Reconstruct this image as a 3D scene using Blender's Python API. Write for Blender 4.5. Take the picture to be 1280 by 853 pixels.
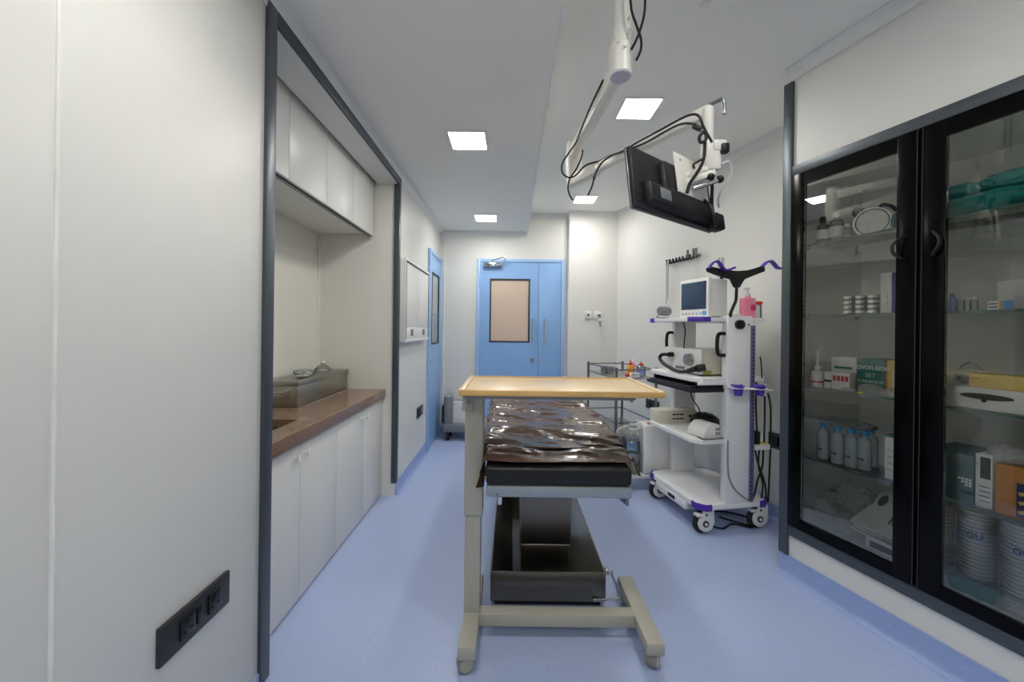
import bpy, bmesh, math, random
from mathutils import Vector, Matrix, noise
random.seed(7)
for o in list(bpy.data.objects): bpy.data.objects.remove(o, do_unlink=True)
SC = bpy.context.scene
COL = SC.collection
PI = math.pi

# ------------------------------------------------------------------ camera
F, H, CX, CY, RHO = 480.0, 1.3, 639.0, 411.0, 0.0128      # 1280x853 frame
cam = bpy.data.cameras.new('camera'); cam_o = bpy.data.objects.new('camera', cam)
COL.objects.link(cam_o); SC.camera = cam_o
cam.sensor_fit = 'HORIZONTAL'; cam.sensor_width = 36.0; cam.lens = 36.0*F/1280
cam.shift_x = (640-CX)/1280; cam.shift_y = (CY-426.5)/1280
cam.clip_start = 0.02; cam.clip_end = 60
cam_o.location = (0, 0, H); cam_o.rotation_euler = (PI/2, -RHO, 0)

# ------------------------------------------------------------------ world, exposure
w = bpy.data.worlds.new('world'); SC.world = w; w.use_nodes = True
w.node_tree.nodes['Background'].inputs[0].default_value = (0.9, 0.95, 1, 1)
w.node_tree.nodes['Background'].inputs[1].default_value = 0.05
SC.view_settings.view_transform = 'Standard'; SC.view_settings.look = 'None'
SC.view_settings.gamma = 1.0; SC.view_settings.use_curve_mapping = False
SC.view_settings.exposure = 1.04
SC.cycles.transparent_max_bounces = 40; SC.cycles.max_bounces = 14; SC.cycles.diffuse_bounces = 6
LAMP = 28.0            # emission strength of each ceiling panel

# ------------------------------------------------------------------ pixel -> place
def ray(px, py):
    u, v = px-CX, py-CY; c, s = math.cos(RHO), math.sin(RHO)
    return Vector(((u*c+v*s)/F, 1.0, -(-u*s+v*c)/F))
def at(px, py, d): r = ray(px, py); return Vector((r.x*d, d, H+r.z*d))
def atZ(px, py, z): r = ray(px, py); return at(px, py, (z-H)/r.z)
def atX(px, py, x): r = ray(px, py); return at(px, py, x/r.x)
def atP(px, py, p, dx, dy):
    r = ray(px, py); det = -r.x*dy+dx
    return at(px, py, (-p[0]*dy+dx*p[1])/det)

# ------------------------------------------------------------------ materials
def lin(c):
    out = []
    for v in c:
        v /= 255.0
        out.append(v/12.92 if v <= 0.04045 else ((v+0.055)/1.055)**2.4)
    return (*out, 1.0)
M = {}
def mat(name, rgb, rough=0.5, metal=0.0, var=0.06, scale=8.0, bump=0.0, bscale=60.0, spec=0.5, coat=0.0, stretch=None, trans=0.0, alpha=1.0, ior=1.45):
    m = bpy.data.materials.new(name); m.use_nodes = True; nt = m.node_tree; N = nt.nodes; L = nt.links
    b = N['Principled BSDF']; c = lin(rgb)
    tc = N.new('ShaderNodeTexCoord'); src = tc.outputs['Object']
    if stretch:
        mp = N.new('ShaderNodeMapping'); mp.inputs['Scale'].default_value = stretch
        L.new(src, mp.inputs['Vector']); src = mp.outputs['Vector']
    nz = N.new('ShaderNodeTexNoise'); nz.inputs['Scale'].default_value = scale; nz.inputs['Detail'].default_value = 4
    L.new(src, nz.inputs['Vector'])
    rp = N.new('ShaderNodeValToRGB')
    rp.color_ramp.elements[0].position = 0.3; rp.color_ramp.elements[1].position = 0.7
    rp.color_ramp.elements[0].color = (*[max(0, x*(1-var)) for x in c[:3]], 1)
    rp.color_ramp.elements[1].color = (*[min(1, x*(1+var)) for x in c[:3]], 1)
    L.new(nz.outputs['Fac'], rp.inputs['Fac']); L.new(rp.outputs['Color'], b.inputs['Base Color'])
    b.inputs['Roughness'].default_value = rough; b.inputs['Metallic'].default_value = metal
    b.inputs['Specular IOR Level'].default_value = spec; b.inputs['IOR'].default_value = ior
    b.inputs['Coat Weight'].default_value = coat; b.inputs['Transmission Weight'].default_value = trans
    b.inputs['Alpha'].default_value = alpha
    if bump:
        n2 = N.new('ShaderNodeTexNoise'); n2.inputs['Scale'].default_value = bscale; n2.inputs['Detail'].default_value = 3
        L.new(src, n2.inputs['Vector'])
        bp = N.new('ShaderNodeBump'); bp.inputs['Strength'].default_value = bump; bp.inputs['Distance'].default_value = 0.01
        L.new(n2.outputs['Fac'], bp.inputs['Height']); L.new(bp.outputs['Normal'], b.inputs['Normal'])
    M[name] = m; return m
def emat(name, rgb, strength):
    m = bpy.data.materials.new(name); m.use_nodes = True; N = m.node_tree.nodes
    N.remove(N['Principled BSDF']); e = N.new('ShaderNodeEmission')
    e.inputs[0].default_value = rgb; e.inputs[1].default_value = strength
    m.node_tree.links.new(e.outputs[0], N['Material Output'].inputs[0]); M[name] = m; return m
def clearmat(name, tint, rough=0.02, ior=1.5, haze=0.0, hazecol=(220, 225, 228), gloss=1.0):
    """thin clear sheet: tinted see-through with a real Fresnel reflection"""
    m = bpy.data.materials.new(name); m.use_nodes = True; nt = m.node_tree; N = nt.nodes; L = nt.links
    N.remove(N['Principled BSDF'])
    t = N.new('ShaderNodeBsdfTransparent'); t.inputs[0].default_value = lin(tint)
    g = N.new('ShaderNodeBsdfGlossy'); g.inputs['Roughness'].default_value = rough
    g.inputs[0].default_value = (gloss, gloss, gloss, 1)
    fr = N.new('ShaderNodeFresnel'); fr.inputs['IOR'].default_value = ior
    mx = N.new('ShaderNodeMixShader'); L.new(fr.outputs[0], mx.inputs[0])
    if haze:
        d = N.new('ShaderNodeBsdfDiffuse'); d.inputs[0].default_value = lin(hazecol)
        nz = N.new('ShaderNodeTexNoise'); nz.inputs['Scale'].default_value = 30
        mr = N.new('ShaderNodeMapRange'); mr.inputs[3].default_value = haze*0.6; mr.inputs[4].default_value = haze*1.4
        L.new(nz.outputs['Fac'], mr.inputs[0])
        m2 = N.new('ShaderNodeMixShader'); L.new(mr.outputs[0], m2.inputs[0])
        L.new(t.outputs[0], m2.inputs[1]); L.new(d.outputs[0], m2.inputs[2]); L.new(m2.outputs[0], mx.inputs[1])
    else:
        L.new(t.outputs[0], mx.inputs[1])
    L.new(g.outputs[0], mx.inputs[2]); L.new(mx.outputs[0], N['Material Output'].inputs[0])
    M[name] = m; return m

mat('wall', (222, 222, 217), 0.44, var=0.012, scale=1.5, spec=0.45)
mat('niche_wall', (232, 231, 222), 0.45, var=0.012, scale=1.5)
mat('ceil', (236, 236, 230), 0.6, var=0.012, scale=2)
mat('cove', (222, 223, 220), 0.4, var=0.02)
mat('sealant', (235, 235, 230), 0.5)
mat('alu_dark', (84, 91, 97), 0.4, 0.5, var=0.03, scale=3, stretch=(1, 1, 0.1))
mat('laminate', (226, 226, 222), 0.35, var=0.01, scale=2)
mat('carcass_dark', (48, 50, 48), 0.6)
mat('granite', (134, 108, 90), 0.22, var=0.38, scale=180, coat=0.2)
mat('steel', (184, 183, 178), 0.33, 1.0, var=0.04, scale=3)
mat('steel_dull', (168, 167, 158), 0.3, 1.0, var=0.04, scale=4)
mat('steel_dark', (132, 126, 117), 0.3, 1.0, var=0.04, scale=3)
mat('steel_lit', (206, 205, 198), 0.45, 0.35, var=0.03)
mat('chrome', (215, 216, 218), 0.1, 1.0, var=0.02)
mat('tube_steel', (130, 134, 136), 0.3, 0.9, var=0.04)
mat('plate_black', (46, 48, 52), 0.4, var=0.04)
mat('plate_black_gloss', (26, 27, 30), 0.25, var=0.03)
mat('black', (16, 16, 17), 0.45, var=0.1)
mat('black_gloss', (5, 5, 6), 0.2, var=0.1, spec=0.16)
mat('black_plastic', (30, 31, 34), 0.42, var=0.08, scale=20, bump=0.05, bscale=300)
mat('black_vinyl', (22, 22, 24), 0.36, var=0.1, scale=30, bump=0.12, bscale=220)
mat('rubber', (34, 34, 36), 0.7)
mat('cable', (20, 20, 22), 0.5)
mat('cable_white', (214, 216, 214), 0.5)
mat('door_blue', (138, 178, 226), 0.3, var=0.015, scale=2)
mat('frame_blue', (158, 192, 232), 0.32, var=0.015, scale=2)
mat('pane_beige', (206, 186, 168), 0.25, var=0.01, scale=2)
mat('pane_grey', (164, 172, 170), 0.12, var=0.02, scale=2)
mat('gasket', (52, 55, 62), 0.5)
mat('white_plastic', (232, 232, 228), 0.38, var=0.015)
mat('white_paint', (238, 238, 236), 0.35, var=0.01)
mat('arm_white', (232, 230, 222), 0.35, var=0.015)
mat('arm_cap', (190, 190, 202), 0.4)
mat('trolley_white', (236, 237, 238), 0.35, var=0.01)
mat('purple', (84, 52, 170), 0.4, var=0.08)
mat('strip_blue', (108, 112, 150), 0.4, 0.3)
mat('cream_box', (222, 218, 202), 0.5, var=0.02)
mat('device_cream', (206, 202, 184), 0.42, var=0.02)
mat('beech', (226, 200, 158), 0.3, var=0.07, scale=5, stretch=(1.2, 14, 14), coat=0.15)
mat('beech_edge', (204, 166, 104), 0.4, var=0.14, scale=6, stretch=(1.2, 14, 14))
mat('paint_grey', (176, 174, 160), 0.42, var=0.02)
mat('paint_grey_dark', (140, 142, 138), 0.45, var=0.03)
mat('caster_grey', (138, 136, 126), 0.5, var=0.04)
mat('bed_metal', (158, 168, 172), 0.35, 0.5, var=0.03)
mat('grey_plastic', (122, 126, 130), 0.45, var=0.04)
mat('screen', (52, 72, 98), 0.12, var=0.25, scale=5)
mat('button', (150, 160, 170), 0.5); mat('button_blue', (80, 160, 205), 0.4)
mat('pink', (236, 140, 166), 0.3, var=0.04); mat('pink_dark', (214, 56, 110), 0.4)
mat('red', (206, 44, 40), 0.4); mat('orange', (226, 150, 60), 0.4, var=0.1)
mat('dusty_blue', (90, 120, 175), 0.5)
mat('paper_white', (226, 226, 222), 0.6, var=0.02); mat('paper_grey', (168, 170, 170), 0.6, var=0.08, scale=60)
mat('card_yellow', (224, 196, 112), 0.6, var=0.05); mat('card_orange', (202, 136, 62), 0.6, var=0.06)
mat('green_box', (20, 108, 98), 0.45, var=0.05); mat('green_box_dark', (40, 92, 88), 0.45, var=0.08)
mat('teal_cloth', (0, 108, 104), 0.85, var=0.14, scale=12, bump=0.2, bscale=150)
mat('blue_print', (40, 56, 150), 0.5); mat('red_print', (190, 40, 48), 0.5); mat('grey_print', (110, 112, 114), 0.6)
mat('black_print', (30, 30, 32), 0.6); mat('teal_print', (30, 120, 112), 0.5); mat('white_print', (228, 230, 228), 0.5)
mat('foam_white', (236, 238, 236), 0.5, var=0.01)
mat('bottle_blue', (30, 140, 205), 0.35); mat('vial_blue', (120, 140, 205), 0.35)
mat('foil', (200, 202, 204), 0.22, 1.0, bump=0.25, bscale=80)
mat('brown_glass', (70, 48, 30), 0.15)
mat('cab_inner', (244, 246, 240), 0.5, var=0.01)
mat('edge_green', (70, 104, 94), 0.1, var=0.05, spec=0.6)
mat('yellow', (226, 204, 40), 0.5)
mat('sludge', (206, 198, 140), 0.3)
mat('dark_blue', (36, 44, 92), 0.5)
clearmat('glass_tint', (253, 254, 253), 0.0, 1.52)
clearmat('glass_shelf', (246, 252, 249), 0.0, 1.5)
clearmat('clear_plastic', (232, 236, 238), 0.06, 1.45, haze=0.14)
clearmat('bag_plastic', (254, 254, 254), 0.07, 1.2, haze=0.24, hazecol=(246, 250, 250))
clearmat('wrap_clear', (252, 253, 253), 0.08, 1.2, haze=0.04)
clearmat('jar_glass', (222, 230, 228), 0.03, 1.5, haze=0.05)
clearmat('saline', (244, 248, 250), 0.06, 1.3, haze=0.4, hazecol=(226, 236, 240))
emat('lamp', (1.0, 0.965, 0.91, 1), LAMP)

# floor vinyl: pale blue with fine darker and lighter flecks
def floor_mat(name, base, dark, light):
    m = bpy.data.materials.new(name); m.use_nodes = True; nt = m.node_tree; N = nt.nodes; L = nt.links
    b = N['Principled BSDF']; tc = N.new('ShaderNodeTexCoord')
    v = N.new('ShaderNodeTexNoise'); v.inputs['Scale'].default_value = 55; v.inputs['Detail'].default_value = 5; v.inputs['Roughness'].default_value = 0.7
    L.new(tc.outputs['Object'], v.inputs['Vector'])
    r = N.new('ShaderNodeValToRGB'); r.color_ramp.elements[0].position = 0.33; r.color_ramp.elements[0].color = lin(dark)
    r.color_ramp.elements[1].position = 0.40; r.color_ramp.elements[1].color = lin(base)
    e = r.color_ramp.elements.new(0.60); e.color = lin(base); e = r.color_ramp.elements.new(0.68); e.color = lin(light)
    L.new(v.outputs['Fac'], r.inputs['Fac'])
    n2 = N.new('ShaderNodeTexNoise'); n2.inputs['Scale'].default_value = 2.2; L.new(tc.outputs['Object'], n2.inputs['Vector'])
    mr = N.new('ShaderNodeMapRange'); mr.inputs[3].default_value = 0.26; mr.inputs[4].default_value = 0.4
    L.new(n2.outputs['Fac'], mr.inputs[0]); L.new(mr.outputs[0], b.inputs['Roughness'])
    L.new(r.outputs['Color'], b.inputs['Base Color']); b.inputs['Specular IOR Level'].default_value = 0.45
    M[name] = m
floor_mat('vinyl', (173, 189, 226), (150, 168, 209), (188, 202, 234))
floor_mat('vinyl_cove_shaded', (152, 172, 218), (140, 158, 206), (166, 184, 224))  # same vinyl in darker blue: shade of the upright skirting painted in

# crumpled brown plastic sheet
mat('brown_sheet', (80, 58, 47), 0.2, var=0.22, scale=6, bump=0.06, bscale=40, spec=0.5, coat=0.25)

# ------------------------------------------------------------------ mesh helpers
class MB:
    def __init__(s): s.bm = bmesh.new()
    def add(s, verts, faces):
        vs = [s.bm.verts.new(v) for v in verts]
        for f in faces:
            try: s.bm.faces.new([vs[i] for i in f])
            except ValueError: pass
        return s
    def box(s, x0, x1, y0, y1, z0, z1, bev=0.0, seg=2):
        if x1 < x0: x0, x1 = x1, x0
        if y1 < y0: y0, y1 = y1, y0
        if z1 < z0: z0, z1 = z1, z0
        t = bmesh.new(); bmesh.ops.create_cube(t, size=1.0)
        for v in t.verts:
            v.co = Vector((x0+(v.co.x+.5)*(x1-x0), y0+(v.co.y+.5)*(y1-y0), z0+(v.co.z+.5)*(z1-z0)))
        if bev > 0:
            bev = min(bev, .49*min(x1-x0, y1-y0, z1-z0))
            bmesh.ops.bevel(t, geom=t.edges[:], offset=bev, segments=seg, affect='EDGES', profile=0.5)
        return s.merge(t)
    def merge(s, t, mtx=None):
        if mtx is not None: bmesh.ops.transform(t, matrix=mtx, verts=t.verts[:])
        me = bpy.data.meshes.new('tmp'); t.to_mesh(me); t.free(); s.bm.from_mesh(me); bpy.data.meshes.remove(me); return s
    def beam(s, a, b, wd, ht, bev=0.0, up=(0, 0, 1)):
        a, b = Vector(a), Vector(b); d = (b-a); ln = d.length; d.normalize()
        u = Vector(up); r = d.cross(u)
        if r.length < 1e-4: r = d.cross(Vector((0, 1, 0)))
        r.normalize(); u = r.cross(d)
        t = MB(); t.box(-wd/2, wd/2, 0, ln, -ht/2, ht/2, bev)
        m = Matrix((r, d, u)).transposed().to_4x4(); m.translation = a
        return s.merge(t.bm, m)
    def cyl(s, a, b, r0, r1=None, seg=20):
        r1 = r0 if r1 is None else r1; a, b = Vector(a), Vector(b); d = b-a; ln = d.length
        t = bmesh.new(); bmesh.ops.create_cone(t, cap_ends=True, segments=seg, radius1=r0, radius2=r1, depth=ln)
        q = Vector((0, 0, 1)).rotation_difference(d.normalized()).to_matrix().to_4x4(); q.translation = (a+b)/2
        return s.merge(t, q)
    def ball(s, c, r, sc=(1, 1, 1), seg=16):
        t = bmesh.new(); bmesh.ops.create_uvsphere(t, u_segments=seg, v_segments=max(6, seg//2), radius=r)
        m = Matrix.Translation(Vector(c)) @ Matrix.Diagonal((*sc, 1)); return s.merge(t, m)
    def lathe(s, prof, c=(0, 0, 0), seg=24, mtx=None):
        t = bmesh.new(); rings = []
        for r, z in prof:
            rings.append([t.verts.new((r*math.cos(2*PI*k/seg), r*math.sin(2*PI*k/seg), z)) for k in range(seg)] if r > 1e-5 else [t.verts.new((0, 0, z))])
        for A, B in zip(rings, rings[1:]):
            for k in range(seg):
                k2 = (k+1) % seg
                if len(A) == 1 and len(B) > 1: t.faces.new((A[0], B[k2], B[k]))
                elif len(B) == 1 and len(A) > 1: t.faces.new((A[k], A[k2], B[0]))
                elif len(A) > 1: t.faces.new((A[k], A[k2], B[k2], B[k]))
        m = Matrix.Translation(Vector(c)) @ (mtx if mtx is not None else Matrix()); return s.merge(t, m)
    def tube(s, pts, r, seg=8, smooth=4, closed=False):
        P = [Vector(p) for p in pts]
        if smooth > 1 and len(P) > 2:
            Q = []; n = len(P)
            for i in range(n if closed else n-1):
                p0 = P[(i-1) % n] if closed or i > 0 else P[i]; p1 = P[i]; p2 = P[(i+1) % n]
                p3 = P[(i+2) % n] if closed or i+2 < n else p2
                for k in range(smooth):
                    t = k/smooth
                    Q.append(0.5*((2*p1)+(-p0+p2)*t+(2*p0-5*p1+4*p2-p3)*t*t+(-p0+3*p1-3*p2+p3)*t**3))
            if not closed: Q.append(P[-1])
            P = Q
        n = len(P); rings = []; prev = None
        for i, p in enumerate(P):
            a = P[i-1] if (i > 0 or closed) else p; b = P[(i+1) % n] if (i+1 < n or closed) else p
            d = (b-a)
            if d.length < 1e-9: d = Vector((0, 0, 1))
            d.normalize()
            if prev is None:
                u = d.cross(Vector((0, 0, 1)))
                if u.length < 1e-3: u = d.cross(Vector((1, 0, 0)))
            else: u = prev-d*prev.dot(d)
            u.normalize(); prev = u; v = d.cross(u)
            rr = r[i] if isinstance(r, list) and i < len(r) else (r if not isinstance(r, list) else r[-1])
            rings.append([s.bm.verts.new(p+(u*math.cos(2*PI*k/seg)+v*math.sin(2*PI*k/seg))*rr) for k in range(seg)])
        for i in range(n if closed else n-1):
            A, B = rings[i], rings[(i+1) % n]
            for k in range(seg): s.bm.faces.new((A[k], A[(k+1) % seg], B[(k+1) % seg], B[k]))
        if not closed: s.bm.faces.new(rings[0][::-1]); s.bm.faces.new(rings[-1])
        return s
    def prism(s, poly, a0, a1, axis='y', bev=0.0):
        t = bmesh.new()
        f = {'x': lambda p, a: (a, p[0], p[1]), 'y': lambda p, a: (p[0], a, p[1]), 'z': lambda p, a: (p[0], p[1], a)}[axis]
        A = [t.verts.new(f(p, a0)) for p in poly]; B = [t.verts.new(f(p, a1)) for p in poly]; n = len(poly)
        t.faces.new(A); t.faces.new(B[::-1])
        for i in range(n): t.faces.new((A[i], B[i], B[(i+1) % n], A[(i+1) % n]))
        bmesh.ops.recalc_face_normals(t, faces=t.faces[:])
        if bev: bmesh.ops.bevel(t, geom=t.edges[:], offset=bev, segments=2, affect='EDGES', profile=0.5)
        return s.merge(t)
    def grid(s, fn, nu, nv):
        V = [[s.bm.verts.new(fn(i/nu, j/nv)) for j in range(nv+1)] for i in range(nu+1)]
        for i in range(nu):
            for j in range(nv): s.bm.faces.new((V[i][j], V[i+1][j], V[i+1][j+1], V[i][j+1]))
        return s
    def mesh(s, name, m, ang=35, smooth=True, recalc=True):
        if recalc: bmesh.ops.recalc_face_normals(s.bm, faces=s.bm.faces[:])
        me = bpy.data.meshes.new(name); s.bm.to_mesh(me); s.bm.free()
        me.materials.append(M[m])
        if smooth:
            me.shade_smooth(); me.set_sharp_from_angle(angle=math.radians(ang))
        return me
    def build(s, name, m, parent=None, **k):
        o = bpy.data.objects.new(name, s.mesh(name, m, **k)); COL.objects.link(o)
        if parent is not None: o.parent = parent
        return o
def tag(o, label=None, cat=None, group=None, kind=None):
    if label: o['label'] = label
    if cat: o['category'] = cat
    if group: o['group'] = group
    if kind: o['kind'] = kind
    return o
def thing(name, label, cat, loc=(0, 0, 0), rz=0.0, group=None, parent=None):
    o = bpy.data.objects.new(name, None); COL.objects.link(o); o.empty_display_size = 0.05
    o.location = loc; o.rotation_euler = (0, 0, rz)
    return tag(o, label, cat, group)
def struct(o, label=None, cat=None): return tag(o, label, cat, None, 'structure')
def place(o, loc, rz=0.0): o.location = loc; o.rotation_euler = (0, 0, rz); return o
def link(name, me, parent, loc=(0, 0, 0), rot=(0, 0, 0)):
    o = bpy.data.objects.new(name, me); COL.objects.link(o); o.parent = parent; o.location = loc; o.rotation_euler = rot; return o
def copy_tree(o, parent=None):
    c = o.copy(); COL.objects.link(c); c.parent = parent
    for ch in list(o.children): copy_tree(ch, c)
    return c
def text(body, size, m, parent, loc, rot, name='lettering', extrude=0.0004, align='LEFT', shear=0.0, bold=0.0, sx=1.0):
    cu = bpy.data.curves.new('t', 'FONT'); cu.body = body; cu.size = size; cu.extrude = extrude; cu.align_x = align
    cu.shear = shear; cu.offset = bold; cu.resolution_u = 3
    to = bpy.data.objects.new('t', cu); COL.objects.link(to)
    dg = bpy.context.evaluated_depsgraph_get(); me = bpy.data.meshes.new_from_object(to.evaluated_get(dg))
    bpy.data.objects.remove(to, do_unlink=True); bpy.data.curves.remove(cu)
    me.materials.clear(); me.materials.append(M[m])
    o = bpy.data.objects.new(name, me); COL.objects.link(o); o.parent = parent; o.location = loc; o.rotation_euler = rot; o.scale = (sx, 1, 1)
    return o

# ================================================================== THE SETTING
LX = -0.88                     # face of the left wall
YB, YP = 4.70, 4.58            # back wall, pillar face beside the door
ZL, ZH, SX = 2.48, 2.70, 0.18  # dropped ceiling, main ceiling, edge of the drop
Y0 = -2.2                      # wall behind the camera
N0, N1 = 1.355, 2.97           # niche opening along the left wall
RD = Vector((-0.317, 1.0, 0)).normalized()     # direction of the right wall, going away
RN = Vector((RD.y, -RD.x, 0))                  # its normal, pointing out of the room
RW = Vector((1.26, YP, 0))                     # far end of the right wall
CB = Vector((1.489, 2.068, 0))                 # far front corner of the built-in cabinet
RZ = math.atan2(-RD.y, -RD.x)                  # local x runs along the wall towards the camera, local y into the wall
def rw(s, dep=0.0, z=0.0): p = RW-RD*s+RN*dep; return Vector((p.x, p.y, z))

struct(MB().box(-1.7, 3.6, Y0-.2, 5.0, -.06, 0).build('floor', 'vinyl'), 'pale blue speckled sheet vinyl floor', 'floor')

# ceiling: dropped part on the left, main part on the right, step between
ce = struct(MB().box(-1.7, SX, Y0-.2, 5.0, ZL, 2.8).box(SX, 3.6, Y0-.2, 5.0, ZH, 2.8).build('ceiling', 'ceil'), 'white plasterboard ceiling with a dropped left half', 'ceiling')
MB().box(SX-.008, SX+.010, Y0, YB, ZL-.009, ZL+.03).build('edge_bead', 'sealant', ce)
MB().box(SX, SX+.006, Y0, YB, ZL+.03, ZH).build('step_face', 'ceil', ce)

# left wall: panels beside the niche, strip above it
wl = struct(MB().box(-1.04, LX-.012, Y0, N0, 0, ZL).box(-1.04, LX, N1, YB+.1, 0, ZL).box(-1.04, LX, N0, N1, 2.40, ZL).build('wall_left', 'wall'), 'white wall panelling on the left', 'wall')
for a, b in ((Y0, -0.46), (-0.452, 0.737), (0.743, N0)):
    MB().box(LX-.012, LX, a, b, 0, ZL, 0.002).build('wall_panel', 'wall', wl)
for y in (-0.456, 0.74): MB().cyl((LX-.001, y, .05), (LX-.001, y, ZL), 0.0045, seg=8).build('sealant_bead', 'sealant', wl)
# the niche shell
nx = -1.49
struct(MB().box(nx-.05, nx, N0-.05, N1+.05, 0, 2.56).box(nx, LX-.004, N1-.006, N1+.05, 0, 2.56).box(nx, LX-.03, N0-.05, N0, 0, 2.56)
       .box(nx, -1.04, N0-.05, N1+.05, 2.50, 2.56).build('wall_niche', 'niche_wall'), 'cream lining of the sink niche', 'wall')
MB().cyl((nx+.006, N1-.012, .8), (nx+.006, N1-.012, 2.0), .008, seg=8).build('corner_bead', 'sealant', bpy.data.objects['wall_niche'])
# dark aluminium trims round the niche
t = MB().box(LX-.004, LX+.012, N0, N0+.05, .02, 2.47, .002)
struct(t.build('trim_1', 'alu_dark'), 'dark grey metal post at the near edge of the niche', 'trim')
t = MB().box(LX-.03, LX+.012, N1-.022, N1+.02, .10, 2.47, .002)
struct(t.build('trim_2', 'alu_dark'), 'dark grey metal post at the far edge of the niche', 'trim')
t = MB().box(LX-.004, LX+.012, N0+.05, N1-.022, 2.40, 2.465, .002)
struct(t.build('trim_3', 'alu_dark'), 'dark grey metal rail across the top of the niche', 'trim')

# back wall with the pillar face beside the door, wall behind the camera, right wall
struct(MB().box(-1.1, .72, YB, YB+.15, 0, 2.8).build('wall_back', 'wall'), 'white back wall round the blue double door', 'wall')
MB().box(.676, 1.5, YP, YB+.15, 0, 2.8, .012, 3).build('pillar_face', 'wall', bpy.data.objects['wall_back'])
MB().cyl((LX+.055, YB-.004, .1), (LX+.055, YB-.004, 2.38), .006, seg=8).build('sealant_bead', 'sealant', bpy.data.objects['wall_back'])
struct(MB().box(-1.7, 3.6, Y0-.15, Y0, 0, 2.8).build('wall_front', 'wall'), 'white wall behind the viewpoint', 'wall')
L = (YP-Y0)/RD.y+.3
wr = MB().box(-.1, L, 0, .12, 0, 2.8).build('wall_right', 'wall'); place(wr, RW, RZ); struct(wr, 'white wall running behind the equipment trolley', 'wall')

# coved skirting: the floor vinyl turned up the walls
def cove_prof(h=.10, d=.035):
    p = [(0, 0), (0, h), (.006, h)]
    for k in range(5):
        a = k/4*PI/2; p.append((.006+(d-.006)*(1-math.cos(a)), (d-.006)*(1-math.sin(a))*1.0))
    return p
def cove(name, a, b, h=.10, lab=None):
    a, b = Vector((*a, 0)), Vector((*b, 0)); d = b-a; ln = d.length; n = Vector((-d.y, d.x, 0)).normalized()
    m = MB().prism([(y, z) for y, z in cove_prof(h)], 0, ln, 'x'); o = m.build(name, 'vinyl_cove_shaded')
    place(o, a, math.atan2(d.y, d.x)); struct(o, lab or 'blue vinyl skirting turned up the wall', 'baseboard'); return o
cove('baseboard_left', (LX, 4.0), (LX, N1), .10, 'blue vinyl skirting along the left wall beyond the niche')
cove('baseboard_near', (LX, N0), (LX, Y0), .07, 'blue vinyl skirting under the near left wall panel')
cove('baseboard_back', (-.425, YB), (LX, YB), .09, 'blue vinyl skirting between the two blue doors')
cove('baseboard_pillar', (1.27, YP), (.68, YP), .09, 'blue vinyl skirting under the pillar face')
p0, p1 = rw(0), rw(2.6); cove('baseboard_right', (p1.x, p1.y), (p0.x, p0.y), .09, 'blue vinyl skirting behind the equipment trolley')
# coved trim under the ceilings
def ceil_cove(name, a, b, z, lab):
    a, b = Vector((*a, z)), Vector((*b, z)); d = b-a
    pr = [(0, 0), (0, -.05)] + [(.05*(1-math.cos(k/4*PI/2))+.004, -.05*(1-math.sin(k/4*PI/2))-.004) for k in range(5)] + [(.05, 0)]
    o = MB().prism(pr, 0, d.length, 'x').build(name, 'cove'); place(o, a, math.atan2(d.y, d.x)); struct(o, lab, 'trim')
ceil_cove('trim_4', (LX, YB), (LX, Y0), ZL, 'pale coved strip between left wall and dropped ceiling')
ceil_cove('trim_5', (SX, YB), (LX, YB), ZL, 'pale coved strip over the double door under the dropped ceiling')
ceil_cove('trim_6', (.676, YB), (SX, YB), ZH, 'pale coved strip over the double door under the higher ceiling')
ceil_cove('trim_7', (1.26, YP), (.676, YP), ZH, 'pale coved strip over the pillar face')
p0, p1 = rw(0), rw(6); ceil_cove('trim_8', (p1.x, p1.y), (p0.x, p0.y), ZH, 'pale coved strip over the right wall')

# ceiling light panels (row spacing 1.72 m; the nearer rows are overhead and behind the camera)
lamp_frame = MB().box(-.118, .118, -.118, -.108, -.008, 0).box(-.118, .118, .108, .118, -.008, 0).box(-.118, -.108, -.108, .108, -.008, 0).box(.108, .118, -.108, .108, -.008, 0).mesh('frame', 'white_plastic')
lamp_diff = MB().box(-.108, .108, -.108, .108, -.005, -.001).mesh('diffuser', 'lamp')
for x, y, z, lab in ((-.285, 2.41, ZL, 'square ceiling light on the dropped ceiling, nearer of the two'), (-.285, 4.10, ZL, 'square ceiling light on the dropped ceiling near the blue doors'),
                     (.785, 2.42, ZH, 'square ceiling light above the hanging monitor arm'), (.775, 4.12, ZH, 'square ceiling light near the pillar beyond the arm'),
                     (-.285, .70, ZL, 'square ceiling light overhead on the dropped ceiling'), (.785, .70, ZH, 'square ceiling light overhead on the higher ceiling'),
                     (-.285, -1.0, ZL, 'square ceiling light on the dropped ceiling behind the viewpoint'), (.785, -1.0, ZH, 'square ceiling light on the higher ceiling behind the viewpoint')):
    q = thing('ceiling_light', lab, 'ceiling light', (x, y, z), 0, 'square ceiling lights')
    link('frame', lamp_frame, q); link('diffuser', lamp_diff, q)
q = thing('smoke_detector', 'white round disc fixture on the ceiling above the arm', 'detector', (.80, 1.62, ZH))
MB().lathe([(0, -.022), (.05, -.022), (.068, -.014), (.078, 0)], seg=32).build('cover', 'white_plastic', q)
MB().lathe([(0, -.026), (.02, -.026), (.022, -.022)], seg=20).build('sensor', 'cove', q)

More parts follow.
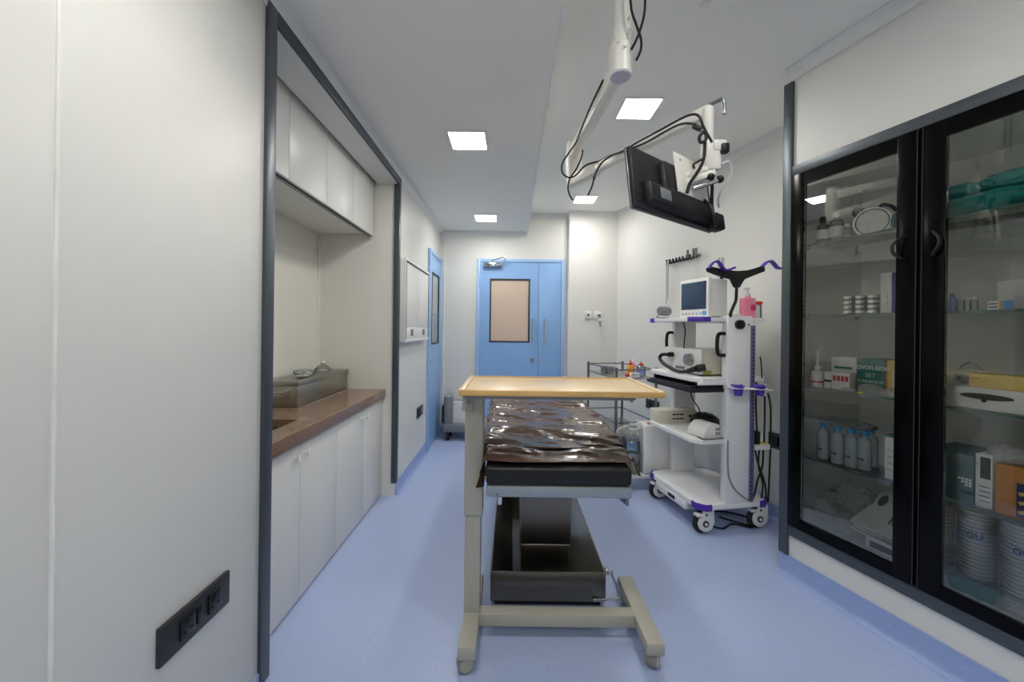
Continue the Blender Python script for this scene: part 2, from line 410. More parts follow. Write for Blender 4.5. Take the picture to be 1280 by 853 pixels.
# ------------------------------------------------------------------ double door in the back wall
dr = struct(MB().box(-.425, -.385, YB-.03, YB, 0, 2.15, .003).box(.605, .642, YB-.03, YB, 0, 2.15, .003).box(-.385, .605, YB-.03, YB, 2.11, 2.15, .003).build('door_1', 'frame_blue'), 'blue double door with beige window in the back wall', 'door')
def leaf(name, x0, x1, z0, z1, win=None):
    m = MB(); y0, y1 = YB-.022, YB-.002
    if win:
        a, b, c, d = win
        m.box(x0, a, y0, y1, z0, z1).box(b, x1, y0, y1, z0, z1).box(a, b, y0, y1, z0, c, .0).box(a, b, y0, y1, d, z1, .0)
    else: m.box(x0, x1, y0, y1, z0, z1, .002)
    return m.build(name, 'door_blue', dr)
l1 = leaf('leaf', -.383, .328, .008, 2.107, (-.262, .220, 1.136, 1.904)); l2 = leaf('leaf', .332, .603, .008, 2.107)
MB().box(-.25, .208, YB-.014, YB-.008, 1.148, 1.892).build('pane', 'pane_beige', l1)
g = MB()
for bx in ((-.266, -.248, 1.132, 1.908), (.206, .224, 1.132, 1.908), (-.248, .206, 1.132, 1.150), (-.248, .206, 1.890, 1.908)): g.box(bx[0], bx[1], YB-.027, YB-.012, bx[2], bx[3], .002)
g.build('gasket', 'gasket', l1)
for lf, x in ((l1, .262), (l2, .402)):
    MB().tube([(x, YB-.022, 1.13), (x, YB-.06, 1.13), (x, YB-.065, 1.15), (x, YB-.065, 1.40), (x, YB-.06, 1.42), (x, YB-.022, 1.42)], .010, 10, 3).build('handle', 'chrome', lf)
MB().cyl((.262, YB-.022, .92), (.262, YB-.03, .92), .026, seg=24).cyl((.262, YB-.03, .92), (.262, YB-.038, .92), .014).build('lock', 'steel', l1)
MB().box(-.345, -.12, YB-.075, YB-.022, 2.045, 2.095, .006).build('closer_body', 'chrome', dr)
MB().tube([(-.24, YB-.05, 2.098), (-.24, YB-.05, 2.115), (-.23, YB-.06, 2.125), (-.10, YB-.13, 2.15), (-.09, YB-.12, 2.15), (-.09, YB-.02, 2.13)], .008, 8, 2).build('closer_arm', 'chrome', dr)
for x, z in ((-.385, 1.84), (-.385, 1.06), (-.385, .25), (.605, 1.84), (.605, 1.06), (.605, .25)):
    MB().cyl((x, YB-.034, z-.05), (x, YB-.034, z+.05), .007, seg=10).build('hinge', 'frame_blue', dr)

# ------------------------------------------------------------------ single door in the left wall
d2 = struct(MB().box(LX, LX+.028, 4.01, 4.05, 0, 2.135, .003).box(LX, LX+.028, 4.655, 4.69, 0, 2.135, .003).box(LX, LX+.028, 4.05, 4.655, 2.095, 2.135, .003).build('door_2', 'frame_blue'), 'blue single door with grey window in the left wall', 'door')
m = MB()
for a in ((4.052, 4.15, .008, 2.092), (4.54, 4.653, .008, 2.092), (4.15, 4.54, .008, 1.12), (4.15, 4.54, 1.90, 2.092)): m.box(LX+.002, LX+.020, a[0], a[1], a[2], a[3])
l = m.build('leaf', 'door_blue', d2)
MB().box(LX+.006, LX+.012, 4.155, 4.535, 1.125, 1.895).build('pane', 'pane_grey', l)
g = MB()
for a in ((4.145, 4.16, 1.115, 1.905), (4.53, 4.545, 1.115, 1.905), (4.16, 4.53, 1.115, 1.13), (4.16, 4.53, 1.89, 1.905)): g.box(LX+.01, LX+.024, *a)
g.build('gasket', 'gasket', l)
MB().tube([(LX+.02, 4.11, 1.15), (LX+.06, 4.11, 1.15), (LX+.065, 4.11, 1.17), (LX+.065, 4.11, 1.42), (LX+.06, 4.11, 1.44), (LX+.02, 4.11, 1.44)], .010, 10, 3).build('handle', 'chrome', l)
MB().cyl((LX+.02, 4.10, .93), (LX+.028, 4.10, .93), .022).build('lock', 'steel', l)

# ------------------------------------------------------------------ wall plates
def wall_plate(name, lab, base, rz, w_, h_, m, group=None):
    q = thing(name, lab, 'socket', base, rz, group); MB().box(-w_/2, w_/2, -.012, 0, -h_/2, h_/2, .003).build('plate', m, q); return q
q = wall_plate('socket_plate', 'long black socket plate low on the near left wall', (LX, 1.08, .485), -PI/2, .24, .10, 'plate_black')
q.rotation_euler = (0, 0, PI/2)
for x in (-.040, .055):
    # sockets face -y of the plate frame
    s = MB().box(x-.024, x+.024, -.018, -.011, -.026, .030, .002).build('socket', 'plate_black_gloss', q)
    for dx, dz in ((0, .018), (-.012, -.010), (.012, -.010)): MB().cyl((x+dx, -.0195, dz), (x+dx, -.0175, dz), .0042, seg=10).build('pin_hole', 'black', s)
MB().box(-.010, .006, -.018, -.011, -.022, .024, .003).build('switch', 'plate_black_gloss', q)
q = wall_plate('socket_plate', 'small dark socket plate on the left wall before the blue door', (LX, 3.72, .487), PI/2, .22, .095, 'plate_black')
MB().box(-.07, -.02, -.017, -.011, -.028, .028, .002).build('socket', 'plate_black_gloss', q); MB().box(.02, .07, -.017, -.011, -.028, .028, .002).build('switch', 'grey_plastic', q)
for x, lab, k in ((.915, 'white square gas outlet plate with black centre on the pillar face', 0), (1.028, 'white square outlet plate with a plugged connector on the pillar face', 1)):
    q = thing('outlet_plate', lab, 'socket', (x, YP, 1.474)); MB().box(-.043, .043, -.016, 0, -.043, .043, .006).build('plate', 'white_plastic', q)
    if k == 0: MB().cyl((.0, -.016, 0), (0, -.022, 0), .013).build('port', 'black', q)
    else:
        MB().cyl((.012, -.016, -.005), (.012, -.05, -.005), .016).build('port', 'tube_steel', q)
        MB().box(-.005, .05, -.06, -.03, -.075, -.05, .006).build('connector', 'white_plastic', q)
        MB().tube([(.02, -.045, -.07), (.02, -.05, -.11), (.03, -.04, -.13)], .007, 8).build('plug', 'grey_plastic', q)
pp = atP(816, 506, rw(0), RD.x, RD.y)
q = wall_plate('socket_plate', 'black socket plate low on the right wall behind the steel cart', pp, RZ, .20, .095, 'plate_black')
MB().box(-.06, -.01, -.017, -.011, -.028, .028, .002).build('socket', 'plate_black_gloss', q)

# light box on the left wall
q = thing('light_box', 'white wall light box in slim metal frame beside the niche', 'light box', (LX, 3.43, 1.185), PI/2)
MB().box(-.42, .42, -.045, 0, 0, .66, .004).build('body', 'white_paint', q)
f = MB()
for a in ((-.425, -.405, -.005, .665), (.405, .425, -.005, .665), (-.405, .405, -.005, .02), (-.405, .405, .64, .665)): f.box(a[0], a[1], -.052, -.04, a[2], a[3], .002)
f.build('frame', 'white_paint', q)
g = MB()
for a in ((-.412, -.400, .02, .645), (.402, .406, .02, .64), (-.400, .402, .632, .644)): g.box(a[0], a[1], -.0535, -.045, a[2], a[3])
g.build('inner_gasket', 'gasket', q)
for a, b in ((-.40, -.004), (.004, .40)): MB().box(a, b, -.049, -.044, .12, .636, .001).build('panel', 'white_plastic', q)
MB().box(-.40, .40, -.049, -.044, .022, .115, .001).build('control_strip', 'white_plastic', q)
for x in (-.22, .20): MB().box(x-.03, x+.03, -.056, -.048, .045, .10, .003).build('switch', 'grey_plastic', q)

# ================================================================== NICHE FURNITURE
FX = -0.985                      # faces of the base doors
def knob(parent, x, y, z, sgn=1):
    MB().cyl((x, y, z), (x+.012, y, z), .008, seg=10).box(x+.012, x+.022, y-.011, y+.011, z-.019, z+.019, .004).build('knob', 'white_plastic', parent)
for (ya, yb), lab in (((1.41, 2.19), 'white base cabinet under the sink, nearer pair of doors'), ((2.19, 2.962), 'white base cabinet at the far end of the niche worktop')):
    q = thing('base_cabinet', lab, 'cabinet', (0, 0, 0), 0, 'white base cabinets in the niche')
    MB().box(nx+.005, FX-.02, ya+.002, yb-.002, .02, .605 if ya < 2 else .772).build('carcass', 'carcass_dark', q)
    ym = (ya+yb)/2+.01
    for a, b, k in ((ya, ym, -1), (ym, yb, 1)):
        d = MB().box(FX-.018, FX, a+.0022, b-.0022, .012, .754, .0015).build('cabinet_door', 'laminate', q)
        knob(d, FX, (b-.045) if k < 0 else (a+.045), .69)
# worktop with a hole for the sink
sx0, sx1, sy0, sy1 = -1.40, -1.085, 1.47, 1.965
wt = MB()
for a in ((nx+.002, sx0, N0+.05, N1-.008), (sx1, -.968, N0+.05, N1-.008), (sx0, sx1, N0+.05, sy0), (sx0, sx1, sy1, N1-.008)): wt.box(a[0], a[1], a[2], a[3], .782, .82)
wt.box(-.985, -.962, N0+.052, N1-.012, .757, .8205, .003)
tag(wt.build('worktop', 'granite'), 'brown speckled stone worktop with sink cut-out in the niche', 'worktop')
sk = MB()
for a in ((sx0-.01, sx0, sy0, sy1), (sx1, sx1+.01, sy0, sy1), (sx0-.01, sx1+.01, sy0-.01, sy0), (sx0-.01, sx1+.01, sy1, sy1+.01)): sk.box(*a, .62, .781)
sk.box(sx0-.01, sx1+.01, sy0-.01, sy1+.01, .612, .62)
q = sk.build('sink_basin', 'steel_dull'); tag(q, 'steel sink basin set into the brown worktop', 'sink')
MB().lathe([(0, .002), (.03, .002), (.038, 0)], (-1.24, 1.72, .62), 20).build('drain', 'chrome', q)
# upper cabinets
UX = -1.063
for (ya, yb), lab in (((1.45, 2.195), 'white wall cabinet over the sink, nearer pair of doors'), ((2.195, 2.945), 'white wall cabinet over the far end of the niche')):
    q = thing('wall_cabinet', lab, 'cabinet', (0, 0, 0), 0, 'white wall cabinets in the niche')
    MB().box(nx+.004, UX-.02, ya, yb, 2.012, 2.465).build('carcass', 'niche_wall', q)
    MB().box(nx+.004, UX-.024, ya, yb, 2.465, 2.498).build('top_shadow_gap', 'carcass_dark', q)  # dark strip standing in for the shadow gap above the doors
    MB().box(UX-.045, UX-.024, ya, yb, 1.988, 2.012).build('light_rail', 'tube_steel', q)
    ym = (ya+yb)/2
    for a, b in ((ya, ym), (ym, yb)): MB().box(UX-.018, UX, a+.0016, b-.0016, 1.995, 2.462, .0015).build('cabinet_door', 'laminate', q)
# steel instrument box on the worktop
q = thing('instrument_box', 'long lidded stainless steel box on the brown worktop', 'box', (-1.355, 2.595, .82))
MB().box(-.108, .108, -.345, .345, .0, .125, .003).build('body', 'steel_dull', q)
MB().box(-.112, .112, -.35, .35, .125, .155, .003).build('lid', 'steel_dull', q)
MB().box(-.06, .06, -.349, -.345, .05, .10, .002).build('handle_plate', 'steel_dull', q)
MB().tube([(-.05, -.347, .10), (-.05, -.375, .098), (-.045, -.38, .095), (.045, -.38, .095), (.05, -.375, .098), (.05, -.347, .10)], .005, 8, 2).build('handle', 'chrome', q)
MB().box(.112, .116, -.345, .345, .0, .006).build('foot_rail', 'chrome', q)
def crumple(c, r, sc, seed, m='bag_plastic', name='plastic_bag', amp=.35, sub=4):
    t = bmesh.new(); bmesh.ops.create_icosphere(t, subdivisions=sub, radius=1.0)
    for v in t.verts:
        n = v.co.normalized(); a = noise.ridged_multi_fractal(n*2.4+Vector((seed*3.1, seed*1.7, 0)), .8, 2.2, 4, 1.0, 2.0)
        k = 1+amp*(a*.5-.6)
        v.co = Vector((n.x*sc[0]*k, n.y*sc[1]*k, max(-.98*sc[2]*.8, n.z*sc[2]*k)))*r
    zmin = min(v.co.z for v in t.verts)
    for v in t.verts: v.co.z -= zmin
    o = MB().merge(t).build(name, m, ang=60); o.location = c; return o
tag(crumple((-1.37, 2.55, .9755), .065, (1.1, .9, .35), 3, 'clear_plastic', 'plastic_wrapper', .3, 3), 'crumpled clear plastic wrapper on the steel box lid', 'wrapper')
q = thing('breathing_mask', 'clear plastic face mask lying on the steel box lid', 'mask', (-1.36, 2.78, .975))
MB().lathe([(.058, .0), (.06, .006), (.052, .02), (.035, .04), (.018, .048), (.014, .06), (.010, .06)], seg=24).build('cup', 'clear_plastic', q)
MB().lathe([(.0125, .060), (.0135, .062), (.0135, .075), (.009, .075)], seg=16).build('port', 'white_plastic', q)
q = thing('kidney_dish', 'small oval steel dish lying on the steel box lid', 'dish', (-1.30, 2.40, .975))
MB().lathe([(0, .001), (.03, .001), (.042, .014), (.045, .015), (.040, .013), (.028, .004), (0, .004)], seg=24, mtx=Matrix.Diagonal((.8, 1.3, 1, 1))).build('bowl', 'chrome', q)

# grey and white unit by the back wall, left of the double door
q = thing('floor_unit', 'grey and white floor unit against the back wall beside the double door', 'device', (-.60, 4.50, 0))
MB().box(-.17, .15, -.10, .14, .10, .19, .012).build('base', 'grey_plastic', q)
for x in (-.12, .10):
    for y in (-.06, .10): MB().cyl((x-.015, y, .05), (x+.015, y, .05), .05, seg=20).build('wheel', 'rubber', q)
MB().box(-.075, .15, -.02, .12, .185, .43, .01).build('body', 'white_plastic', q)
MB().box(-.165, -.075, -.09, .12, .14, .50, .03, 3).build('side_column', 'grey_plastic', q)
MB().box(-.19, -.162, -.08, .10, .20, .40, .006).build('pad', 'black_plastic', q)
MB().box(-.165, -.075, -.095, .10, .47, .53, .025, 3).build('column_cap', 'bed_metal', q)
MB().cyl((-.075, -.03, .46), (.14, -.03, .46), .012).build('rail', 'chrome', q)

# ================================================================== OVERBED TABLE
q = thing('overbed_table', 'wheeled overbed table with beech top and grey steel frame', 'table', (0, 0, 0))
T0, T1, TX0, TX1, TZ = 1.437, 1.865, -.193, .580, 1.07
tp = MB().box(TX0, TX1, T0, T1, TZ-.022, TZ-.006, .004).build('table_top', 'beech', q)
MB().box(TX0, TX1, T0-.003, T0+.012, TZ-.024, TZ-.002, .003).build('edge_strip', 'beech_edge', tp)
MB().box(TX0, TX1, T1-.014, T1+.001, TZ-.024, TZ-.001, .003).build('edge_strip', 'beech_edge', tp)
MB().box(TX0-.002, TX0+.022, T0, T1, TZ-.024, TZ+.001, .004).build('raised_edge', 'beech', tp)
MB().box(TX1-.022, TX1+.002, T0, T1, TZ-.024, TZ+.001, .004).build('raised_edge', 'beech', tp)
MB().box(-.18, .475, 1.60, 1.665, TZ-.052, TZ-.024, .003).build('support_rail', 'paint_grey_dark', q)
MB().box(-.18, .475, 1.455, 1.47, TZ-.038, TZ-.0245, .002).build('support_lip', 'paint_grey_dark', q)
MB().cyl((.462, 1.462, TZ-.045), (.462, 1.462, TZ-.03), .006, seg=10).build('stop_screw', 'tube_steel', q)
MB().box(-.20, -.155, 1.585, 1.64, TZ-.115, TZ-.026, .004).build('height_lever_bracket', 'paint_grey', q)
MB().cyl((-.17, 1.585, TZ-.075), (-.17, 1.578, TZ-.075), .010, seg=14).build('bolt', 'tube_steel', q)
MB().box(-.188, -.110, 1.60, 1.665, .515, TZ-.03, .006, 3).build('outer_post', 'paint_grey', q)
MB().box(-.184, -.117, 1.604, 1.661, .105, .515, .005, 3).build('inner_post', 'paint_grey', q)
MB().box(-.120, .54, 1.60, 1.655, .055, .108, .006).build('crossbar', 'paint_grey', q)
MB().box(-.184, -.117, 1.425, 1.86, .062, .11, .007).build('foot', 'paint_grey', q)
MB().box(.530, .60, 1.455, 1.86, .062, .11, .007).build('foot', 'paint_grey', q)
def tcaster(x, y, rz):
    c = MB(); 
    c.lathe([(.020, -.020), (.030, -.018), (.033, -.010), (.033, .010), (.030, .018), (.020, .020)], seg=24, mtx=Matrix.Rotation(PI/2, 4, 'Y'))
    o = MB().merge(c.bm, Matrix.Translation((0, 0, .033))).box(-.014, .014, -.014, .014, .03, .037).build('caster', 'caster_grey', q)
    o.location = (x, y, 0); o.rotation_euler = (0, 0, rz)
    MB().lathe([(0, .0), (.026, 0), (.024, .005), (0, .006)], seg=24, mtx=Matrix.Translation((.019, 0, .033)) @ Matrix.Rotation(PI/2, 4, 'Y')).build('hub_cap', 'paint_grey', o)
    MB().lathe([(0, .0), (.026, 0), (.024, .005), (0, .006)], seg=24, mtx=Matrix.Translation((-.019, 0, .033)) @ Matrix.Rotation(-PI/2, 4, 'Y')).build('hub_cap', 'paint_grey', o)
    MB().cyl((0, 0, .05), (0, 0, .064), .016, seg=16).build('swivel_stem', 'paint_grey_dark', o)
tcaster(-.158, 1.458, -1.15); tcaster(.566, 1.490, -.55); tcaster(-.150, 1.83, .3); tcaster(.566, 1.83, .5)

# ================================================================== OPERATING TABLE
BX = .195                        # centre line of the bed
q = thing('operating_table', 'operating table with black padded top on a steel column', 'bed', (0, 0, 0))
E0, E1 = 1.50, 3.36
MB().box(BX-.285, BX+.285, E0, E1, .640, .682, .004).build('frame', 'bed_metal', q)
MB().box(BX-.275, BX+.275, E0+.01, E1-.01, .682, .688).build('base_board', 'carcass_dark', q)
for a, b in ((E0+.002, 2.12), (2.125, 2.76), (2.765, E1-.01)):
    MB().box(BX-.287, BX+.287, a, b, .688, .755, .012, 3).build('mattress_pad', 'black_vinyl', q)
for s in (-1, 1):
    MB().box(BX+s*.297-.005, BX+s*.297+.005, E0+.12, E1-.05, .648, .676, .002).build('side_rail', 'chrome', q)
    for y in (1.75, 2.4, 3.0): MB().cyl((BX+s*.284, y, .662), (BX+s*.294, y, .662), .007, seg=10).build('rail_spacer', 'steel', q)
MB().tube([(BX+.245, E0+.03, .642), (BX+.255, E0+.03, .625), (BX+.272, E0+.02, .612)], .007, 8).box(BX+.266, BX+.278, E0+.012, E0+.03, .606, .642, .002).build('release_lever', 'tube_steel', q)
MB().cyl((BX-.235, E0+.10, .60), (BX-.235, E0+.10, .641), .008, seg=12).cyl((BX-.235, E0+.10, .57), (BX-.235, E0+.10, .60), .011, seg=12).build('locking_pin', 'chrome', q)
MB().cyl((BX-.24, E0-.004, .652), (BX-.24, E0, .652), .005, seg=10).build('screw', 'tube_steel', q)
MB().box(BX-.2, BX+.2, 2.05, 2.75, .60, .640, .004).build('tilt_housing', 'steel', q)
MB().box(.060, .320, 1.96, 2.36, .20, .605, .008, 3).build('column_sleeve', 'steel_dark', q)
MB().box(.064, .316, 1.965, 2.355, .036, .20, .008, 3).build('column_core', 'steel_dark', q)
MB().box(.15, .18, 1.95, 1.962, .585, .602, .002).build('label_plate', 'black', q)
# open steel base tray
bx0, bx1, by0, by1 = -.082, .456, 1.79, 2.75
tr = MB(); tk = .006
tr.box(bx0, bx1, by0, by0+tk, .03, .166, .001).box(bx0, bx1, by1-tk, by1, .03, .166).box(bx0, bx0+tk, by0+tk, by1-tk, .03, .166).box(bx1-tk, bx1, by0+tk, by1-tk, .03, .166)
tr.box(bx0+tk, bx1-tk, by0+tk, by1-tk, .03, .036)
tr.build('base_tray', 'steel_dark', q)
for sg, xa, fw, fm in ((1, bx1-tk, .135, 'steel'), (-1, bx0+tk, .10, 'steel_dark')): MB().prism([(xa, .163), (xa, .036), (xa-sg*fw, .036), (xa-sg*fw*.98, .039)], by0+tk, by1-tk, 'y').build('tray_flank', fm, q)  # one flank in lighter steel: the light it mirrors is put into its colour
MB().box(bx0+.02, bx1-.02, by0+.02, by1-.02, .0, .03).build('base_plinth', 'black', q)
MB().tube([(bx1, 1.815, .160), (bx1+.025, 1.815, .160), (bx1+.035, 1.81, .145), (bx1+.065, 1.805, .06), (bx1+.06, 1.80, .045), (bx1+.04, 1.795, .042), (bx1-.06, 1.78, .045)], .007, 10, 4).build('brake_pedal', 'chrome', q)
MB().box(bx1, bx1+.02, 1.80, 1.83, .148, .172, .003).build('pedal_pivot', 'chrome', q)

# crumpled brown plastic sheeting on the bed
sheet = thing('plastic_sheet', 'crumpled glossy brown plastic sheet spread over the operating table', 'sheet', (BX, 0, .757))
def wrinkle(x, y, k):
    a = noise.ridged_multi_fractal(Vector((x*1.7+k, y*4.6+x*1.3, k*2.3)), .9, 2.1, 4, 1.0, 2.0)
    b = noise.noise(Vector((x*3.1+k*5, y*4.0, k)))
    c = noise.ridged_multi_fractal(Vector((x*7+k, y*11-x*3, k*4.1)), 1.0, 2.0, 3, 1.0, 2.0)
    return .018*a+.012*b+.0024*c
def sheet_fn(k, y0, y1, half, lift, front=None, drop=None):
    def fn(u, v):
        x = (u*2-1)*half; ya = y0+(front(x) if front else 0); y = ya+(y1-ya)*v
        y += .008*noise.noise(Vector((x*6, k*7, v*3)))
        z = lift+max(0.0, .004+wrinkle(x, y, k)*min(1.0, .25+(y-ya)/.10)); ed = .292
        d = abs(x)-ed
        if d > 0:                       # hangs over the side of the pad
            lim = drop(x, y) if drop else .05
            dd = min(d, lim); z -= dd*.97+.02*min(1, d/.02)
            x = math.copysign(ed+.012+.35*min(d, .03)+.010*noise.noise(Vector((y*14, k, d*9))), x)
            y += .02*noise.noise(Vector((y*9, k+3, d*20)))*min(1, d/.03)
            wv = .022*(.5+.5*math.sin(y*38+k))*min(1, d/.03)
            if x > 0: x = ed+.014+.4*min(d, .05)+.25*wv; z += .15*dd
            else: x = -(.300+.3*d+wv if y < 1.582 or y > 1.69 else .3005)
        return Vector((x, y, z))
    return fn
def dropL(x, y):
    if x < 0: return .035+.085*max(0, 1-(y-1.55)/.22)+.02*noise.noise(Vector((y*7, 1, 2)))
    return .035+.02*noise.noise(Vector((y*7, 4, 2)))
def frontA(x): return .028+.008*math.sin(x*8)+.02*max(0, (-x-.2)/.1)
s1 = MB().grid(sheet_fn(1.3, 1.505, 3.34, .40, .004, frontA, dropL), 110, 220).build('lower_layer', 'brown_sheet', sheet, ang=180)
def frontB(x): return .075-.045*math.cos(min(1, abs(x)/.27)*PI/2)+.10*max(0, abs(x)-.2)
s2 = MB().grid(sheet_fn(4.7, 1.61, 3.30, .375, .024, frontB, lambda x, y: .03+.02*noise.noise(Vector((y*8, 2, x)))), 110, 220).build('upper_layer', 'brown_sheet', sheet, ang=180)
for s_ in (s1, s2):
    md = s_.modifiers.new('thickness', 'SOLIDIFY'); md.thickness = .0025; md.offset = 1

# ================================================================== CEILING ARM AND MONITOR
q = thing('monitor_boom', 'white jointed ceiling boom carrying the black monitor', 'ceiling boom', (.400, 1.45, ZH))
o0 = Vector((.400, 1.45, ZH))
J1, J2, J3 = Vector((.400, 1.45, 2.305)), Vector((.342, 2.18, 2.20)), Vector((.762, 1.475, 2.15))
def loc(v): return Vector(v)-o0
MB().lathe([(.001, 0), (.10, 0), (.10, -.02), (.05, -.03), (.037, -.05), (.037, -.34)], seg=32).build('column', 'arm_white', q)
MB().lathe([(.0, -.444), (.040, -.444), (.043, -.440), (.044, -.36), (.046, -.35), (.046, -.335), (.037, -.325)], seg=32).build('hub', 'arm_white', q)
MB().lathe([(0, -.447), (.037, -.447), (.039, -.444)], seg=32).build('hub_cap', 'arm_cap', q)
for a, z in ((-2.0, -.34), (-.6, -.345), (-1.1, -.25), (-1.15, -.30), (2.6, -.34), (-1.5, -.36)):
    c = Vector((.036*math.cos(a), .036*math.sin(a), z)); e = Vector((.052*math.cos(a), .052*math.sin(a), z)); MB().cyl(c, e, .006, seg=10).build('screw', 'arm_white', q)
a, b = J1+Vector((-.003, .04, -.005)), Vector((J2.x, J2.y, 2.30))
MB().beam(loc(a), loc(b), .058, .066, .014).build('upper_arm', 'arm_white', q)
MB().lathe([(0, .16), (.036, .16), (.042, .15), (.045, .10), (.045, .02), (.040, -.03), (.036, -.075), (.028, -.084), (0, -.084)], loc(J2), 28).build('elbow', 'arm_white', q)
e2 = Vector((J2.x, J2.y, 2.145)); dirn = (J3-e2).normalized()
MB().beam(loc(e2-dirn*.02), loc(e2+dirn*.20), .066, .070, .022).build('arm_shroud', 'arm_white', q)
MB().beam(loc(e2+dirn*.18), loc(J3), .046, .050, .014).build('fore_arm', 'arm_white', q)
MB().cyl(loc(e2+dirn*.17+Vector((.0, 0, -.05))), loc(e2+dirn*.17+Vector((0, 0, -.03))), .008, seg=10).build('screw', 'tube_steel', q)
pole = J3+Vector((-.012, .01, 0))
MB().cyl(loc(pole+Vector((0, 0, .012))), loc(pole+Vector((0, 0, -.13))), .021, seg=20).build('drop_tube', 'arm_white', q)
MB().tube([loc(J3+Vector((-.01, 0, .02))), loc(J3+Vector((.02, 0, .035))), loc(J3+Vector((.035, -.01, .035))), loc(J3+Vector((.04, -.01, .0))), loc(J3+Vector((.04, -.01, -.02)))], .007, 8, 3).build('cable_hook', 'tube_steel', q)
hd = pole+Vector((.012, 0, -.15))
MB().box(*[v for p in zip(loc(hd)-Vector((.030, .03, .085)), loc(hd)+Vector((.030, .03, .03))) for v in p], .010).build('swivel_head', 'arm_white', q)
MB().box(*[v for p in zip(loc(hd)+Vector((-.006, -.035, -.015)), loc(hd)+Vector((.046, .02, .028))) for v in p], .008).build('socket_block', 'arm_white', q)
MB().box(*[v for p in zip(loc(hd)+Vector((.022, -.046, -.028)), loc(hd)+Vector((.050, -.02, .010))) for v in p], .006).build('plug', 'black', q)
tk = hd+Vector((-.055, -.005, -.11))
MB().beam(loc(hd+Vector((0, 0, -.075))), loc(tk), .04, .035, .006).build('tilt_bracket', 'arm_white', q)
MB().beam(loc(tk+Vector((.05, -.03, .005))), loc(tk+Vector((-.055, -.015, -.03))), .05, .022, .005).build('tilt_bracket', 'arm_white', q)
MB().beam(loc(tk+Vector((.02, -.045, .02))), loc(tk+Vector((-.065, -.02, -.005))), .012, .02, .003).build('tilt_bracket', 'arm_white', q)
MB().cyl(loc(tk+Vector((.06, -.04, -.024))), loc(tk+Vector((-.03, -.035, -.055))), .009, seg=12).build('tilt_axle', 'chrome', q)
MB().ball(loc(tk+Vector((.068, -.042, -.02))), .014).build('tilt_knob', 'black', q)
MB().ball(loc(tk+Vector((.03, -.045, -.012))), .013, (1.2, 1, 1)).build('tilt_knob', 'black', q)
def cab(name, pts, r=.0045, m='cable', par=q, off=o0):
    return MB().tube([at(*p)-off for p in pts], r, 8, 5).build(name, m, par)
cab('cable', [(787, -30, 1.38), (789, 10, 1.38), (795, 30, 1.38), (801, 48, 1.38), (801, 62, 1.38), (795, 76, 1.40)])
cab('cable', [(806, -30, 1.40), (806, 12, 1.40), (800, 38, 1.40), (793, 55, 1.40), (789, 62, 1.41)])
cab('cable', [(754, 100, 1.56), (741, 127, 1.66), (729, 155, 1.80), (720, 178, 2.0), (712, 190, 2.08), (703, 204, 2.08), (703, 216, 2.07), (711, 222, 2.06), (720, 219, 2.04), (732, 207, 2.0), (750, 201, 1.98), (762, 195, 1.93), (778, 189, 1.82), (800, 176, 1.72), (830, 160, 1.60), (852, 148, 1.50), (866, 143, 1.44), (874, 146, 1.42), (880, 160, 1.42), (890, 178, 1.42)])
cab('cable', [(729, 182, 2.08), (727, 196, 2.07), (720, 212, 2.06), (712, 224, 2.06), (710, 236, 2.06), (713, 246, 2.06), (717, 251, 2.06)])
cab('cable', [(735, 244, 1.98), (740, 233, 1.96), (744, 218, 1.94), (752, 204, 1.92), (764, 195, 1.88), (782, 188, 1.80), (806, 179, 1.70), (836, 162, 1.56), (852, 155, 1.49), (866, 155, 1.44), (872, 158, 1.42)])
cab('cable', [(878, 166, 1.42), (874, 172, 1.42), (876, 178, 1.42), (882, 175, 1.42), (882, 167, 1.42), (877, 165, 1.42)], .006)
cab('cable', [(881, 178, 1.43), (880, 196, 1.43), (876, 208, 1.42), (870, 218, 1.42), (862, 230, 1.42), (859, 241, 1.42)], .006)
cab('cable', [(891, 212, 1.47), (890, 240, 1.48), (890, 260, 1.50), (892, 275, 1.52)], .006)
cab('cable', [(868, 211, 1.42), (867, 206, 1.42), (872, 202, 1.42), (878, 199, 1.42)], .0045)
cab('plug_cord', [(902, 205, 1.45), (910, 202, 1.46), (914, 210, 1.47), (912, 222, 1.48), (902, 238, 1.50), (898, 250, 1.52), (899, 259, 1.54)], .004, 'cable_white')
MB().beam(at(866, 157, 1.43)-o0, at(877, 162, 1.42)-o0, .016, .018, .004).build('cable_plug', 'black', q)

# the monitor, seen from behind
ml, mr_ = at(792, 256, 1.30), at(890, 291, 1.62)
mx = Vector((mr_.x-ml.x, mr_.y-ml.y, 0)); mw = mx.length; mxa = math.atan2(mx.y, mx.x)
q = thing('monitor', 'black flat screen monitor seen from behind, hanging from the ceiling arm', 'monitor', (ml.x, ml.y, 1.718), mxa)
q.rotation_euler = (math.radians(-8), 0, mxa)
q.rotation_mode = 'XYZ'
